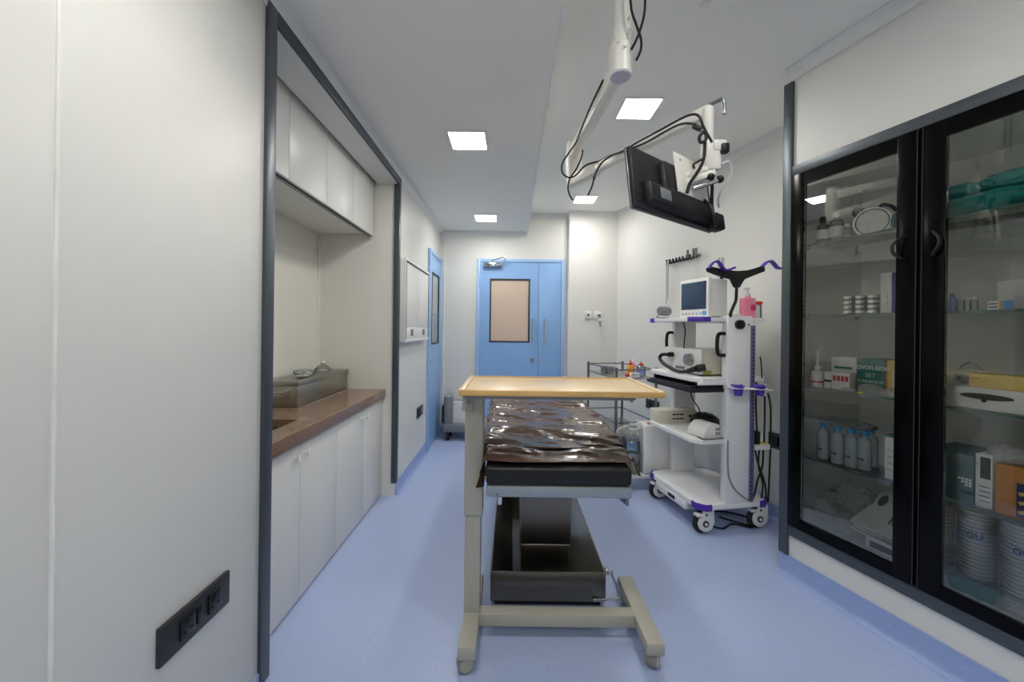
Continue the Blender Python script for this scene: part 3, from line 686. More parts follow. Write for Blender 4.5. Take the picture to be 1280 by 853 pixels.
# local: x along the width, -y towards the camera (the back), z up; bottom left corner at the origin
mh = .218
MB().box(0, mw, -.012, .010, 0, mh, .004).build('panel', 'black_plastic', q)
MB().box(-.002, mw+.002, .004, .014, -.002, mh+.002, .003).build('bezel', 'tube_steel', q)
MB().box(.012, mw-.012, .0135, .0150, .014, mh-.010).build('screen', 'black_gloss', q)
MB().prism([(-.012, .012), (-.045, .022), (-.045, .085), (-.012, .105)], .05, mw-.05, 'x', .004).build('rear_housing', 'black_plastic', q)
MB().box(.155, .285, -.040, -.010, .06, .195, .008).build('rear_hump', 'black_plastic', q)
MB().box(.30, mw-.03, -.030, -.011, .10, .135, .006).build('rear_ledge', 'black_plastic', q)
MB().box(.10, .165, -.0475, -.0445, .035, .075, .001).build('rating_label', 'grey_plastic', q)
for k in range(6): MB().box(.022+(k % 2)*.012, .030+(k % 2)*.012, -.016, -.011, .02+k*.013, .028+k*.013, .001).build('vent_slot', 'black', q)
for x in (.19, .25): MB().cyl((x, -.041, .085), (x, -.039, .085), .006, seg=12).build('screw', 'tube_steel', q)
MB().box(.215, .435, -.050, -.043, .085, .240, .003).build('mount_plate', 'arm_white', q)
MB().box(.335, .36, -.068, -.050, .14, .19, .004).build('mount_boss', 'arm_white', q)
MB().cyl((.25, -.052, .215), (.25, -.050, .215), .004, seg=10).build('mount_screw', 'tube_steel', q)
MB().box(mw-.075, mw-.004, -.060, -.010, -.012, .055, .010).build('connector_block', 'black', q)
MB().tube([(mw-.14, -.05, .09), (mw-.15, -.075, .05), (mw-.145, -.08, .0), (mw-.12, -.07, -.015), (mw-.10, -.06, .0), (mw-.09, -.055, .03)], .006, 8).build('cable_loop', 'cable', q)

# ================================================================== EQUIPMENT TROLLEY
TA = math.radians(10.5); TO = Vector((1.205, 2.42, 0))
def T(x, y, z=0.0): return Vector((TO.x+x*math.cos(TA)-y*math.sin(TA), TO.y+x*math.sin(TA)+y*math.cos(TA), z))
def inv_of(q):
    return (Matrix.Translation(q.location) @ q.rotation_euler.to_matrix().to_4x4()).inverted()
def wchild(o, q): o.parent = q; o.matrix_parent_inverse = inv_of(q); return o
tro = thing('equipment_trolley', 'white equipment trolley with purple corners and black handles', 'trolley', TO, TA)
def octa(x0, x1, y0, y1, c): return [(x0+c, y0), (x1-c, y0), (x1, y0+c), (x1, y1-c), (x1-c, y1), (x0+c, y1), (x0, y1-c), (x0, y0+c)]
TZs = (.17, .605, 1.0, 1.39)
MB().prism(octa(0, .52, 0, .62, .045), .160, .195, 'z', .004).build('deck', 'trolley_white', tro)
for z in TZs[1:]: MB().prism(octa(-.03, .515, .015, .605, .05), z-.028, z, 'z', .003).build('shelf', 'trolley_white', tro)
for y0, y1 in ((.002, .058), (.562, .618)):
    MB().prism([(.185, .195), (.37, .195), (.37, 1.40), (.185, 1.40)], y0, y1, 'y', .008).build('upright', 'trolley_white', tro)
MB().box(.352, .384, -.003, .004, .20, 1.34, .001).build('perforated_strip', 'strip_blue', tro)
h = MB()
for k in range(44): h.box(.364, .372, -.0045, -.002, .22+k*.0252, .232+k*.0252)
tag(h.build('strip_slots', 'black', tro), kind='stuff')
for y, s in ((.03, 1), (.59, 1)):
    z0, z1 = (1.145, 1.285)
    MB().tube([(.187, y, z1), (.150, y, z1), (.135, y, z1-.015), (.130, y, z1-.05), (.130, y, z0+.05), (.135, y, z0+.015), (.150, y, z0), (.187, y, z0)], .012, 10, 3).build('handle', 'black', tro)
MB().cyl((.262, .003, 1.345), (.262, -.022, 1.345), .029, seg=24).cyl((.262, -.022, 1.345), (.262, -.03, 1.345), .022, seg=24).build('knob', 'black', tro)
MB().cyl((.335, .003, 1.345), (.335, -.004, 1.345), .006, seg=12).build('screw', 'tube_steel', tro)
for x, y, a in ((.0, .0, 0), (.52, 0, PI/2), (.52, .62, PI), (0, .62, -PI/2)):
    o = MB().prism([(-.004, .041), (.041, -.004), (.085, -.004), (.085, .006), (.051, .006), (.006, .051), (.006, .085), (-.004, .085)], .157, .197, 'z', .002).build('corner_bumper', 'purple', tro); o.location = (x, y, 0); o.rotation_euler = (0, 0, a)
for x, y, a in ((-.03, .015, 0), (-.03, .605, -PI/2)):
    o = MB().prism([(-.004, .046), (.046, -.004), (.10, -.004), (.10, .008), (.057, .008), (.008, .057), (.008, .09), (-.004, .09)], 1.360, 1.392, 'z', .002).build('corner_bumper', 'purple', tro); o.location = (x, y, 0); o.rotation_euler = (0, 0, a)
# casters with white covers
for x, y in ((.055, .05), (.455, .05), (.05, .56), (.46, .56)):
    c = MB().lathe([(.03, -.014), (.050, -.012), (.056, -.005), (.056, .005), (.050, .012), (.03, .014)], seg=28, mtx=Matrix.Translation((0, 0, .056)) @ Matrix.Rotation(PI/2, 4, 'X')).build('caster', 'rubber', tro)
    c.location = (x, y, 0); c.scale = (1.24, 1.24, 1.24)
    cv = MB().prism([(-.012, .128), (.05, .128), (.052, .06), (.040, .028), (.018, .014), (-.008, .014), (-.032, .030), (-.042, .056), (-.034, .082), (-.016, .098)], -.026, -.015, 'y', .003).build('caster_cover', 'white_plastic', c)
    MB().cyl((0, -.030, .056), (0, -.0255, .056), .017, seg=20).build('axle_cap', 'plate_black', c); MB().cyl((0, -.032, .056), (0, -.029, .056), .008, seg=16).build('axle_nut', 'white_plastic', c)
    MB().cyl((.004, -.028, .102), (.004, -.0255, .102), .006, seg=12).build('cover_screw', 'black', c)
    MB().box(-.050, -.012, -.028, .006, .094, .106, .003).build('brake_lever', 'white_plastic', c)
    MB().cyl((.012, 0, .112), (.012, 0, .136), .02, seg=16).build('swivel', 'tube_steel', c)
dwr = MB().box(-.004, .40, .14, .50, .108, .160, .003).build('under_drawer', 'trolley_white', tro)
MB().box(-.006, .0, .26, .34, .122, .146, .002).build('drawer_slot', 'black', dwr)
# keyboard tray under the middle shelf
kt = MB().box(-.055, .36, .03, .56, .905, .93, .006).build('keyboard_tray', 'black_plastic', tro)
MB().box(-.045, .17, .06, .53, .93, .942, .004).build('keyboard', 'plate_black', kt)
for y in (.04, .53): MB().box(0, .34, y, y+.02, .93, .973).build('tray_bracket', 'black', kt)
MB().box(-.01, .38, .012, .03, .955, .974, .002).build('shelf_lip', 'trolley_white', tro)
# scope hanger
def zp(zx, zy, d=2.47): p = at(820+.1328*zx, 300+.1328*zy, d); return (p.x, p.z)
wchild(MB().prism([zp(*a) for a in ((470, 268), (500, 250), (560, 262), (640, 285), (760, 294), (850, 288), (930, 268), (995, 246), (1020, 262), (1018, 298), (920, 336), (832, 372), (800, 420), (785, 450), (735, 450), (715, 415), (695, 372), (620, 350), (540, 325), (480, 300))], 2.462, 2.478, 'y', .002).build('hanger_yoke', 'black', tro), tro)
wchild(MB().tube([Vector((zp(760, 420)[0], 2.47, zp(760, 420)[1])), Vector((zp(757, 500)[0], 2.47, zp(757, 500)[1])), Vector((zp(752, 570)[0], 2.47, zp(752, 570)[1])), Vector((zp(725, 630)[0], 2.468, zp(725, 630)[1])), Vector((zp(700, 690)[0], 2.466, zp(700, 690)[1])), Vector((zp(694, 730)[0], 2.466, zp(694, 730)[1]))], .0095, 10, 4).build('hanger_stem', 'black', tro), tro)
def ribbon(pts, th, y0, y1):
    P = [Vector(zp(*p)) for p in pts]; up = []; dn = []
    for i, p in enumerate(P):
        d = (P[min(i+1, len(P)-1)]-P[max(i-1, 0)]).normalized(); n = Vector((-d.y, d.x)); up.append(p+n*th/2); dn.append(p-n*th/2)
    return MB().prism([tuple(v) for v in up+dn[::-1]], y0, y1, 'y', .001)
wchild(ribbon([(478, 272), (500, 238), (525, 215), (552, 206), (575, 222), (595, 252), (612, 280), (640, 292), (675, 286), (720, 266)], .011, 2.43, 2.462).build('scope_hook', 'purple', tro), tro)
wchild(ribbon([(978, 256), (1005, 225), (1035, 208), (1065, 210), (1090, 236), (1112, 266), (1140, 276), (1205, 270)], .011, 2.43, 2.462).build('scope_hook', 'purple', tro), tro)
wchild(MB().cyl((1.425, 2.62, 1.39), (1.425, 2.62, 1.80), .021, seg=24).build('pole_socket', 'chrome', tro), tro)
# purple scope cups on the near upright
for px in (923, 950):
    p = at(px, 484, 2.425)
    c = MB().lathe([(.012, -.055), (.022, -.055), (.026, -.03), (.028, .0), (.036, .004), (.036, .010), (.024, .010), (.020, -.04), (.012, -.05)], tuple(p), 20).build('scope_cup', 'purple', tro); wchild(c, tro)
    for a in (.6, 2.4, 4.2): MB().ball((p.x+.034*math.cos(a), p.y+.034*math.sin(a), p.z+.008), .010, (1, 1, .7), 10).build('cup_tab', 'purple', c)
p = at(912, 485, 2.425); p2 = at(961, 487, 2.43)
wchild(MB().beam(p, p2, .075, .004, .001).build('cup_bracket', 'trolley_white', tro), tro)
# power strip and cords at the back of the trolley
ps = MB().box(.392, .505, -.005, .055, .53, .565, .004).build('power_strip', 'white_plastic', tro)
MB().box(.40, .435, .0, .05, .567, .65, .005).build('adaptor', 'black', ps); MB().box(.45, .475, .0, .04, .88, .96, .005).build('adaptor', 'white_plastic', tro)
MB().box(.45, .49, .0, .045, .566, .573, .002).build('warning_label', 'yellow', ps)
for i, pts in enumerate((((.42, .10, .65), (.42, .11, .80), (.42, .11, .97)), ((.475, .10, .57), (.478, .10, .75), (.475, .10, .90)), ((.49, .09, .90), (.512, .09, .80), (.515, .09, .60), (.51, .09, .40), (.512, .10, .18)),
                         ((.40, .09, .53), (.42, .09, .45), (.45, .09, .38), (.49, .10, .28), (.515, .12, .14), (.50, .13, .03), (.42, .15, .008), (.30, .20, .008)),
                         ((.46, .09, .53), (.455, .09, .42), (.42, .09, .33), (.40, .10, .22), (.40, .14, .20)), ((.43, .09, .53), (.425, .09, .46), (.44, .10, .40), (.47, .10, .30), (.48, .12, .20)),
                         ((.40, .06, 1.14), (.41, .06, 1.08), (.415, .06, 1.0)))):
    MB().tube([(a, b-.085 if b < .16 else b, c) for a, b, c in pts], .0055 if i < 6 else .004, 8, 5).build('power_cord', 'cable', tro)
MB().tube([(.19, -.004, .60), (.19, -.006, .45), (.20, -.008, .36), (.25, -.008, .28), (.33, -.008, .22), (.37, -.006, .20)], .004, 8, 5).build('power_cord', 'grey_plastic', tro)
MB().tube([(.06, .28, 1.36), (.075, .28, 1.30), (.07, .28, 1.24), (.065, .28, 1.17)], .004, 8, 4).build('power_cord', 'cable', tro)
MB().tube([(.10, .26, .90), (.12, .25, .82), (.16, .24, .76), (.17, .24, .70)], .004, 8, 4).build('power_cord', 'cable', tro)
q = MB().tube([T(.12, .18, .008), T(.20, .06, .008), T(.32, .10, .008), T(.42, .04, .008), T(.50, .14, .008), T(.40, .26, .008), T(.2, .3, .008)], .0065, 8, 6).build('floor_cable', 'cable'); tag(q, 'black cable lying on the floor under the white trolley', 'cable')
pp = atP(972, 552, rw(0), RD.x, RD.y)
q = wall_plate('socket_box', 'dark grey socket box on the right wall behind the trolley cords', pp, RZ, .12, .11, 'plate_black'); MB().box(-.03, .02, -.03, -.011, -.03, .03, .004).build('plug', 'black', q)

# ---- things standing on the trolley
C1, C2 = Vector((1.278, 2.494, 0)), Vector((1.202, 2.745, 0)); fa = (C1-C2).normalized()
q = thing('patient_monitor', 'white patient monitor with blue-grey screen on top of the trolley', 'monitor', (C2.x, C2.y, 1.391), math.atan2(fa.y, fa.x))
pw = (C1-C2).length                      # local x along the screen, local y into the body
MB().prism([(0, .0), (pw, .0), (pw, .262), (0, .262)], 0, .03, 'y', .006).build('front_frame', 'white_plastic', q)
MB().box(.006, pw-.006, .03, .165, .008, .256, .012).build('body', 'white_plastic', q)
MB().box(.018, pw-.018, -.003, .002, .055, .240, .002).build('screen', 'screen', q)
for k in range(6): MB().cyl((.035+k*.032, -.003, .026), (.035+k*.032, .002, .026), .008, seg=14).build('button', 'button', q)
MB().cyl((pw-.03, -.008, .028), (pw-.03, .002, .028), .015, seg=18).build('dial', 'button_blue', q)
MB().box(.04, pw-.04, .03, .14, -.0005, .008).build('foot', 'black', q)
q = thing('pressure_cuff', 'rolled grey blood pressure cuff beside the patient monitor', 'cuff', T(.030, .47, 1.391), .6)
MB().lathe([(0, -.055), (.026, -.055), (.034, -.045), (.036, 0), (.034, .045), (.026, .055), (0, .055)], (0, 0, .055), 18, Matrix.Rotation(PI/2, 4, 'Y')).build('roll', 'grey_plastic', q)
MB().tube([(-.06, -.02, .004), (-.03, -.05, .004), (.01, -.03, .004), (.0, .02, .004), (-.05, .03, .010), (-.07, .0, .018)], .0035, 8, 5).build('hose', 'grey_plastic', q)
p = T(.405, .09, 1.391)
q = thing('soap_bottle', 'pink liquid pump bottle on the trolley top', 'bottle', p, TA)
MB().box(-.046, .046, -.026, .026, 0, .135, .010, 3).build('body', 'pink', q); MB().lathe([(.02, .135), (.016, .15), (.014, .155)], seg=16).build('shoulder', 'pink', q)
MB().cyl((0, 0, .15), (0, 0, .165), .016, seg=16).cyl((0, 0, .165), (0, 0, .195), .006, seg=10).box(-.035, .012, -.009, .009, .192, .204, .003).build('pump', 'white_plastic', q)
MB().cyl((.022, -.0275, .07), (.022, -.026, .07), .022, seg=20).build('round_label', 'pink_dark', q)
q = thing('specimen_jar', 'clear jar with red lid beside the pink bottle', 'jar', T(.495, .12, 1.391))
MB().lathe([(0, .002), (.036, .002), (.038, .008), (.038, .085), (.032, .095)], seg=24).build('body', 'clear_plastic', q); MB().lathe([(0, .115), (.040, .115), (.041, .112), (.041, .094), (.03, .094)], seg=24).build('lid', 'red', q)
q = tag(MB().box(-.03, .03, -.03, .03, 0, .028, .006).build('gauze_pack', 'paper_white'), 'small white pack beside the pink bottle on the trolley', 'pack'); place(q, T(.335, .12, 1.391), TA)
# light source on the middle shelf
q = thing('light_source', 'cream endoscope light source with white front on the middle trolley shelf', 'device', T(.06, .10, 1.0), TA)
MB().box(.02, .37, 0, .40, .012, .172, .006).build('casing', 'device_cream', q)
MB().box(0, .022, -.004, .404, .010, .178, .010, 3).build('front_panel', 'white_plastic', q)
for x in (.04, .34):
    for y in (.04, .36): MB().cyl((x, y, 0), (x, y, .013), .014, seg=12).build('foot', 'black', q)
MB().cyl((.001, .10, .105), (-.030, .10, .105), .044, .038, seg=24).build('socket_ring', 'steel', q)
MB().cyl((0, .30, .125), (-.035, .30, .125), .018, seg=16).build('plug', 'black', q)
MB().tube([(-.03, .31, .125), (-.05, .36, .12), (-.055, .38, .09), (-.06, .33, .06), (-.06, .24, .035), (-.06, .16, .02), (-.06, .09, .022), (-.05, .03, .035)], .013, 10, 5).build('light_guide', 'black_plastic', q)
MB().cyl((-.052, .05, .03), (-.03, -.012, .055), .016, .020, seg=16).cyl((-.03, -.012, .055), (.012, -.040, .065), .026, .022, seg=16).build('guide_plug', 'black', q)
MB().box(-.001, -.003, .16, .26, .03, .05).build('switch_bar', 'grey_plastic', q)
MB().box(.03, .085, -.003, .001, .012, .04, .002).build('green_sticker', mat('sticker_green', (150, 160, 60), .6).name, q)
MB().box(.16, .30, -.003, .001, .055, .075, .001).build('side_vent', 'cream_box', q)
# box, bag and white unit on the lower shelf
q = thing('carton', 'long cream carton with dark print on the lower trolley shelf', 'box', T(-.012, .45, .605), TA)
MB().box(0, .31, 0, .13, 0, .095, .003).build('body', 'cream_box', q)
for z, segs in ((.060, ((.11, .135), (.14, .165), (.17, .20))), (.028, ((.11, .13), (.136, .16), (.166, .20)))):
    for a, b in segs: MB().box(a, b, -.0012, .001, z, z+.010).build('print', 'black_print', q)
MB().box(.245, .265, -.0012, .001, .045, .062).build('print', 'black_print', q)
q = tag(crumple(T(.26, .31, .605), .11, (.85, .9, .55), 9, 'black_vinyl', 'black_bag', .25, 4), 'soft black bag on the lower trolley shelf', 'bag')
q = thing('white_unit', 'rounded white unit with vent slots on the lower trolley shelf', 'device', T(.045, .03, .605), TA+.15)
MB().prism([(0, .002), (.145, .002), (.150, .02), (.148, .055), (.125, .090), (.06, .095), (.015, .062), (0, .03)], 0, .15, 'y', .012).build('casing', 'white_plastic', q)
for k in range(3):
    for j in range(2): MB().box(.095+k*.014, .103+k*.014, -.003, .002, .022+j*.028, .040+j*.028, .001).build('vent_slot', 'grey_print', q)
MB().tube([(-.005, .05, .004), (-.01, -.01, .004), (.06, -.02, .004), (.14, -.015, .004), (.16, .05, .004)], .003, 8, 5).build('cord', 'cable', q)

# ================================================================== SUCTION UNIT, STEEL CART
q = thing('suction_unit', 'white suction unit with two collection jars behind the trolley', 'suction unit', (0, 0, 0))
MB().box(.85, 1.33, 3.085, 3.265, .10, .14, .012, 3).build('platform', 'white_plastic', q)
for x in (.90, 1.28):
    for y in (3.13, 3.19): MB().cyl((x-.012, y, .05), (x+.012, y, .05), .05, seg=20).build('wheel', 'rubber', q); MB().cyl((x, y, .09), (x, y, .102), .012, seg=10).build('wheel_stem', 'tube_steel', q)
MB().box(1.075, 1.33, 3.085, 3.262, .14, .535, .014, 3).build('body', 'white_plastic', q)
MB().box(1.12, 1.15, 3.12, 3.15, .534, .545, .004).build('switch', 'red', q)
MB().box(1.2, 1.3, 3.14, 3.2, .534, .54, .002).build('gauge_plate', 'white_paint', q)
for x, y in ((1.000, 3.14), (.905, 3.20)):
    j = MB().lathe([(0, .142), (.058, .142), (.064, .15), (.065, .36), (.060, .395), (.045, .41)], (x, y, 0), 28).build('jar', 'jar_glass', q)
    MB().lathe([(0, .146), (.060, .146), (.060, .20), (0, .20)], (x, y, 0), 28).build('fluid', 'sludge', j)
    MB().lathe([(.066, .27), (.068, .27), (.068, .295), (.066, .295)], (x, y, 0), 28).build('band', 'grey_plastic', j)
    MB().lathe([(0, .43), (.05, .43), (.054, .42), (.054, .40), (.04, .40)], (x, y, 0), 28).build('jar_lid', 'grey_plastic', j)
    MB().tube([(x, y, .43), (x-.01, y, .46), (x+.03, y-.01, .49), (x+.07, y-.01, .50), (x+.09, y, .47)], .008, 8, 4).build('hose', 'cable_white', j)
MB().tube([(1.02+.045*math.cos(a*.9)*(1-.02*a), 3.13+.035*math.sin(a*.9), .47+.006*a) for a in range(16)], .008, 8, 3).build('coiled_hose', 'cable_white', q)
q = thing('steel_cart', 'steel tube cart with glass-like shelves by the pillar', 'cart', (.905, 3.285, 0), TA)
q['label'] = 'steel tube cart holding small bottles, behind the overbed table'
cw, cl, chh = .372, .63, .965
for x, y in ((0, 0), (cw, 0), (0, cl), (cw, cl)):
    MB().cyl((x, y, .075), (x, y, chh+.012), .0125, seg=14).build('post', 'tube_steel', q)
    MB().cyl((x-.012, y, .038), (x+.012, y, .038), .038, seg=18).build('wheel', 'rubber', q)
for z in (chh-.008, .50):
    for a, b in (((0, 0), (cw, 0)), ((0, cl), (cw, cl)), ((0, 0), (0, cl)), ((cw, 0), (cw, cl))): MB().cyl((*a, z), (*b, z), .006, seg=10).build('rail', 'tube_steel', q)
for z in (.885, .40): MB().box(.005, cw-.005, .005, cl-.005, z-.012, z, .002).build('tray', 'steel', q)
def K(x, y, z): return Vector((.905+x*math.cos(TA)-y*math.sin(TA), 3.285+x*math.sin(TA)+y*math.cos(TA), z))
def bottle(name, lab, p, r, h, m, capm, caph=.02, nozzle=0, labm=None, group=None, seg=18):
    q = thing(name, lab, 'bottle', p, 0, group)
    MB().lathe([(0, 0), (r*.95, 0), (r, .006), (r, h*.78), (r*.8, h*.88), (r*.42, h*.93), (r*.42, h), (0, h)], seg=seg).build('body', m, q)
    MB().lathe([(0, caph), (r*.5, caph), (r*.52, caph*.9), (r*.52, 0), (r*.43, 0)], (0, 0, h-.004), seg).build('cap', capm, q)
    if nozzle: MB().lathe([(.004, 0), (r*.25, 0), (.003, nozzle), (0, nozzle)], (0, 0, h+caph-.005), 10).build('nozzle', capm, q)
    if labm: MB().lathe([(r+.0006, h*.2), (r+.0006, h*.62)], seg=seg).build('bottle_label', labm, q)
    return q
bottle('squeeze_bottle', 'orange bottle with red pointed cap on the steel cart', K(.235, .20, .885), .032, .10, 'orange', 'red', .018, .035)
bottle('squeeze_bottle', 'pink bottle behind the orange one on the steel cart', K(.29, .28, .885), .030, .12, 'pink', 'white_plastic', .02, .02)
bottle('squeeze_bottle', 'clear bottle with red cap and blue label on the steel cart', K(.318, .16, .885), .042, .10, 'clear_plastic', 'red', .014, .02, 'vial_blue')
q = tag(MB().box(-.035, .02, -.008, .008, 0, .022, .006).build('red_clip', 'red'), 'small dark red clip lying by the orange bottle', 'clip'); place(q, K(.175, .12, .886), .3)
for x, y, lab in ((.02, .36, 'small steel cup on the steel cart, left one'), (.06, .30, 'small steel cup on the steel cart beside the bottles')):
    q = thing('steel_cup', lab, 'cup', K(x+.03, y, .885), 0, 'steel cups on the cart'); MB().lathe([(0, 0), (.028, 0), (.036, .07), (.038, .072), (.034, .068), (.026, .004), (0, .004)], seg=20).build('cup', 'steel', q)
q = tag(MB().box(-.03, .05, -.02, .02, 0, .04, .004).build('gauze_pack', 'paper_white'), 'small white pack in front of the bottles on the steel cart', 'pack'); place(q, K(.18, .04, .886), TA)

# hook rail on the right wall
pa, pb = atP(836, 329, rw(0), RD.x, RD.y), atP(876, 318, rw(0), RD.x, RD.y)
mid = (pa+pb)/2; hl = (Vector((pb.x-pa.x, pb.y-pa.y, 0))).length/2
q = thing('hook_rail', 'black hook rail with hanging leads on the right wall', 'hook rail', mid, RZ)
MB().box(-hl, hl, -.012, 0, -.012, .012, .002).build('rail', 'tube_steel', q)
for k in range(9):
    x = -hl+.03+k*(2*hl-.06)/8
    MB().tube([(x, -.012, .0), (x, -.03, -.022), (x, -.045, -.02), (x, -.05, .004)], .006, 8, 3).ball((x, -.05, .008), .010, seg=10).build('hook', 'black', q)
for x, ln in ((-hl+.03, .40), (-hl+.05, .36)):
    MB().tube([(x, -.045, -.01), (x-.01, -.04, -.12), (x-.015, -.035, -ln)], .003, 6, 5).build('lead', 'grey_plastic', q)
MB().tube([(-hl+.02, -.045, -.01), (-hl+.03, -.06, -.05), (-hl+.06, -.06, -.04), (-hl+.04, -.05, .0)], .005, 6, 4).build('lead_clip', 'cable_white', q)
for x in (.10, .17, .20): MB().box(x-.008, x+.008, -.06, -.04, -.01, .06, .003).build('lead_connector', 'grey_plastic', q)
MB().tube([(hl-.02, -.045, -.01), (hl-.01, -.04, -.2), (hl-.02, -.03, -.30)], .002, 6, 4).build('lead', 'cable_white', q)

# ================================================================== BUILT-IN GLASS CABINET
CD = .535                                    # depth to the right wall
def cplace(o): place(o, CB, RZ); return o
def CS(px, dep): p = atP(px, 400, CB+RN*dep, RD.x, RD.y); return -(p-CB).dot(RD)
def CZ(px, py, dep): return atP(px, py, CB+RN*dep, RD.x, RD.y).z
def CW(s, dep, z): p = CB-RD*s+RN*dep; return Vector((p.x, p.y, z))
SE = 1.09
bk = cplace(MB().box(0, 4.6, .002, CD-.003, 2.182, 2.8).box(SE, 4.6, .002, CD-.003, 0, 2.182).build('wall_bulkhead', 'wall')); struct(bk, 'white bulkhead over the built-in glass cabinet', 'wall')
o = cplace(MB().box(.0, SE, .002, CD-.003, 0, .222).build('wall_plinth', 'wall')); struct(o, 'white plinth under the built-in glass cabinet', 'wall')
o = cplace(MB().box(-.028, .020, -.014, .03, .112, 2.64, .003).build('trim_9', 'alu_dark')); struct(o, 'dark grey metal post at the far end of the glass cabinet', 'trim')
MB().box(-.026, 0, .03, CD-.003, 0, 2.8).build('end_panel', 'wall', bk)
a, b = CW(4.6, 0, 0), CW(-.026, 0, 0); cove('baseboard_cabinet', (a.x, a.y), (b.x, b.y), .112, 'blue vinyl skirting under the glass cabinet')
a, b = CW(4.6, 0, 0), CW(0, 0, 0); ceil_cove('trim_10', (a.x, a.y), (b.x, b.y), ZH, 'pale coved strip over the cabinet bulkhead')

cb = thing('display_cabinet', 'built-in cabinet with two black framed glass doors', 'cabinet', CB, RZ)
MB().box(.020, SE, -.010, .02, 2.132, 2.182, .002).build('top_trim', 'alu_dark', cb)
MB().box(.020, SE, -.010, .02, .222, .276, .002).build('bottom_trim', 'alu_dark', cb)
MB().box(SE-.02, SE+.03, -.010, .02, .222, 2.182, .002).build('end_trim', 'alu_dark', cb)
MB().box(.021, .040, .02, CD-.012, .276, 2.132).build('side_panel', 'cab_inner', cb); MB().box(SE-.022, SE-.003, .02, CD-.012, .276, 2.132).build('side_panel', 'cab_inner', cb)
MB().box(.040, SE-.022, CD-.025, CD-.012, .276, 2.132).build('back_panel', 'cab_inner', cb)
MB().box(.040, SE-.022, .022, CD-.025, .278, .322).build('bottom_panel', 'cab_inner', cb); MB().box(.040, SE-.022, .022, CD-.025, 2.115, 2.132).build('top_panel', 'cab_inner', cb)
def gdoor(x0, x1, hs):
    g0, g1, z0, z1, b0, b1 = x0+.066, x1-.066, .282, 2.128, .328, 2.066
    f = MB().box(x0, g0, -.018, .008, z0, z1, .002).box(g1, x1, -.018, .008, z0, z1, .002).box(g0, g1, -.018, .008, z0, b0).box(g0, g1, -.018, .008, b1, z1)
    d = f.build('glass_door', 'black_gloss', cb)
    MB().box(g0, g1, -.012, -.007, b0, b1).build('pane', 'glass_tint', d)
    hx = x1-.030 if hs > 0 else x0+.030
    MB().tube([(hx-hs*.005, -.018, 1.700), (hx-hs*.012, -.035, 1.698), (hx-hs*.03, -.045, 1.675), (hx-hs*.034, -.047, 1.655), (hx-hs*.03, -.045, 1.635), (hx-hs*.012, -.035, 1.612), (hx-hs*.005, -.018, 1.610)], .006, 8, 4).build('handle', 'black', d)
    ex = x1 if hs > 0 else x0
    MB().box(ex-.0012, ex+.0012, -.0205, -.016, z0, z1).build('meeting_bead', 'plate_black', d)
gdoor(.022, .535, 1); gdoor(.552, 1.068, -1)
MB().box(.538, .549, -.010, .008, .282, 2.128).build('centre_stile', 'black_gloss', cb)
SHZ = (.645, 1.014, 1.387, 1.757)
for z in SHZ:
    sh = MB().box(.042, SE-.024, .048, CD-.03, z-.004, z+.004, .001).build('glass_shelf', 'glass_shelf', cb)
    MB().box(.042, SE-.024, .0455, .048, z-.004, z+.004).build('shelf_edge', 'edge_green', sh)
    for x in (.046, SE-.028):
        for y in (.08, CD-.08): MB().cyl((x-.006, y, z-.009), (x+.008, y, z-.009), .005, seg=8).build('shelf_pin', 'tube_steel', sh)
S1, S2, S3, S4, S5 = SHZ[3]+.0045, SHZ[2]+.0045, SHZ[1]+.0045, SHZ[0]+.0045, .3225
def iroot(name, lab, cat, s, dep, z, group=None, rz=0): return thing(name, lab, cat, CW(s, dep, z), RZ+rz, group)
def ibox(name, lab, cat, pa, pb, py, dep, th, z, m, group=None, bev=.002, rz=0):
    """carton whose front face spans pixels pa..pb and rises to py; local x to the right, y inwards"""
    s0, s1 = CS(pa, dep), CS(pb, dep); h = max(.012, CZ((pa+pb)/2, py, dep)-z)
    q = iroot(name, lab, cat, s0, dep, z, group, rz); MB().box(0, s1-s0, 0, th, 0, h, bev).build('body', m, q)
    return q, s1-s0, h
def ftext(q, body, size, m, x, z, **k): return text(body, size, m, q, (x, -.0008, z), (PI/2, 0, 0), **k)
def cbottle(name, lab, px, dep, z, r, h, m, capm, **k):
    return bottle(name, lab, CW(CS(px, dep), dep, z), r, h, m, capm, **k)
def pad(name, lab, cat, px, dep, z, half, m, seed, rz=0, amp=.12, n=24):
    """soft folded cloth bundle"""
    def fn(u, v):
        th, ph = u*2*PI, (v-.5)*PI
        f = lambda c, e: math.copysign(abs(c)**e, c)
        x, y, w_ = f(math.cos(th), .45)*f(math.cos(ph), .5), f(math.sin(th), .45)*f(math.cos(ph), .5), f(math.sin(ph), .7)
        k = 1+amp*noise.noise(Vector((x*2.5+seed, y*2.5, w_*2)))+.5*amp*noise.ridged_multi_fractal(Vector((x*3+seed, y*3, w_*4)), 1, 2, 3, 1, 2)-.5*amp
        return Vector((x*half[0]*k, y*half[1]*k, max(-half[2], w_*half[2]*k)+half[2]))
    o = MB().grid(fn, 2*n, n)
    bmesh.ops.remove_doubles(o.bm, verts=o.bm.verts[:], dist=1e-5)
    o = o.build(name, m, ang=60); place(o, CW(CS(px, dep), dep, z), RZ+rz); tag(o, lab, cat); return o

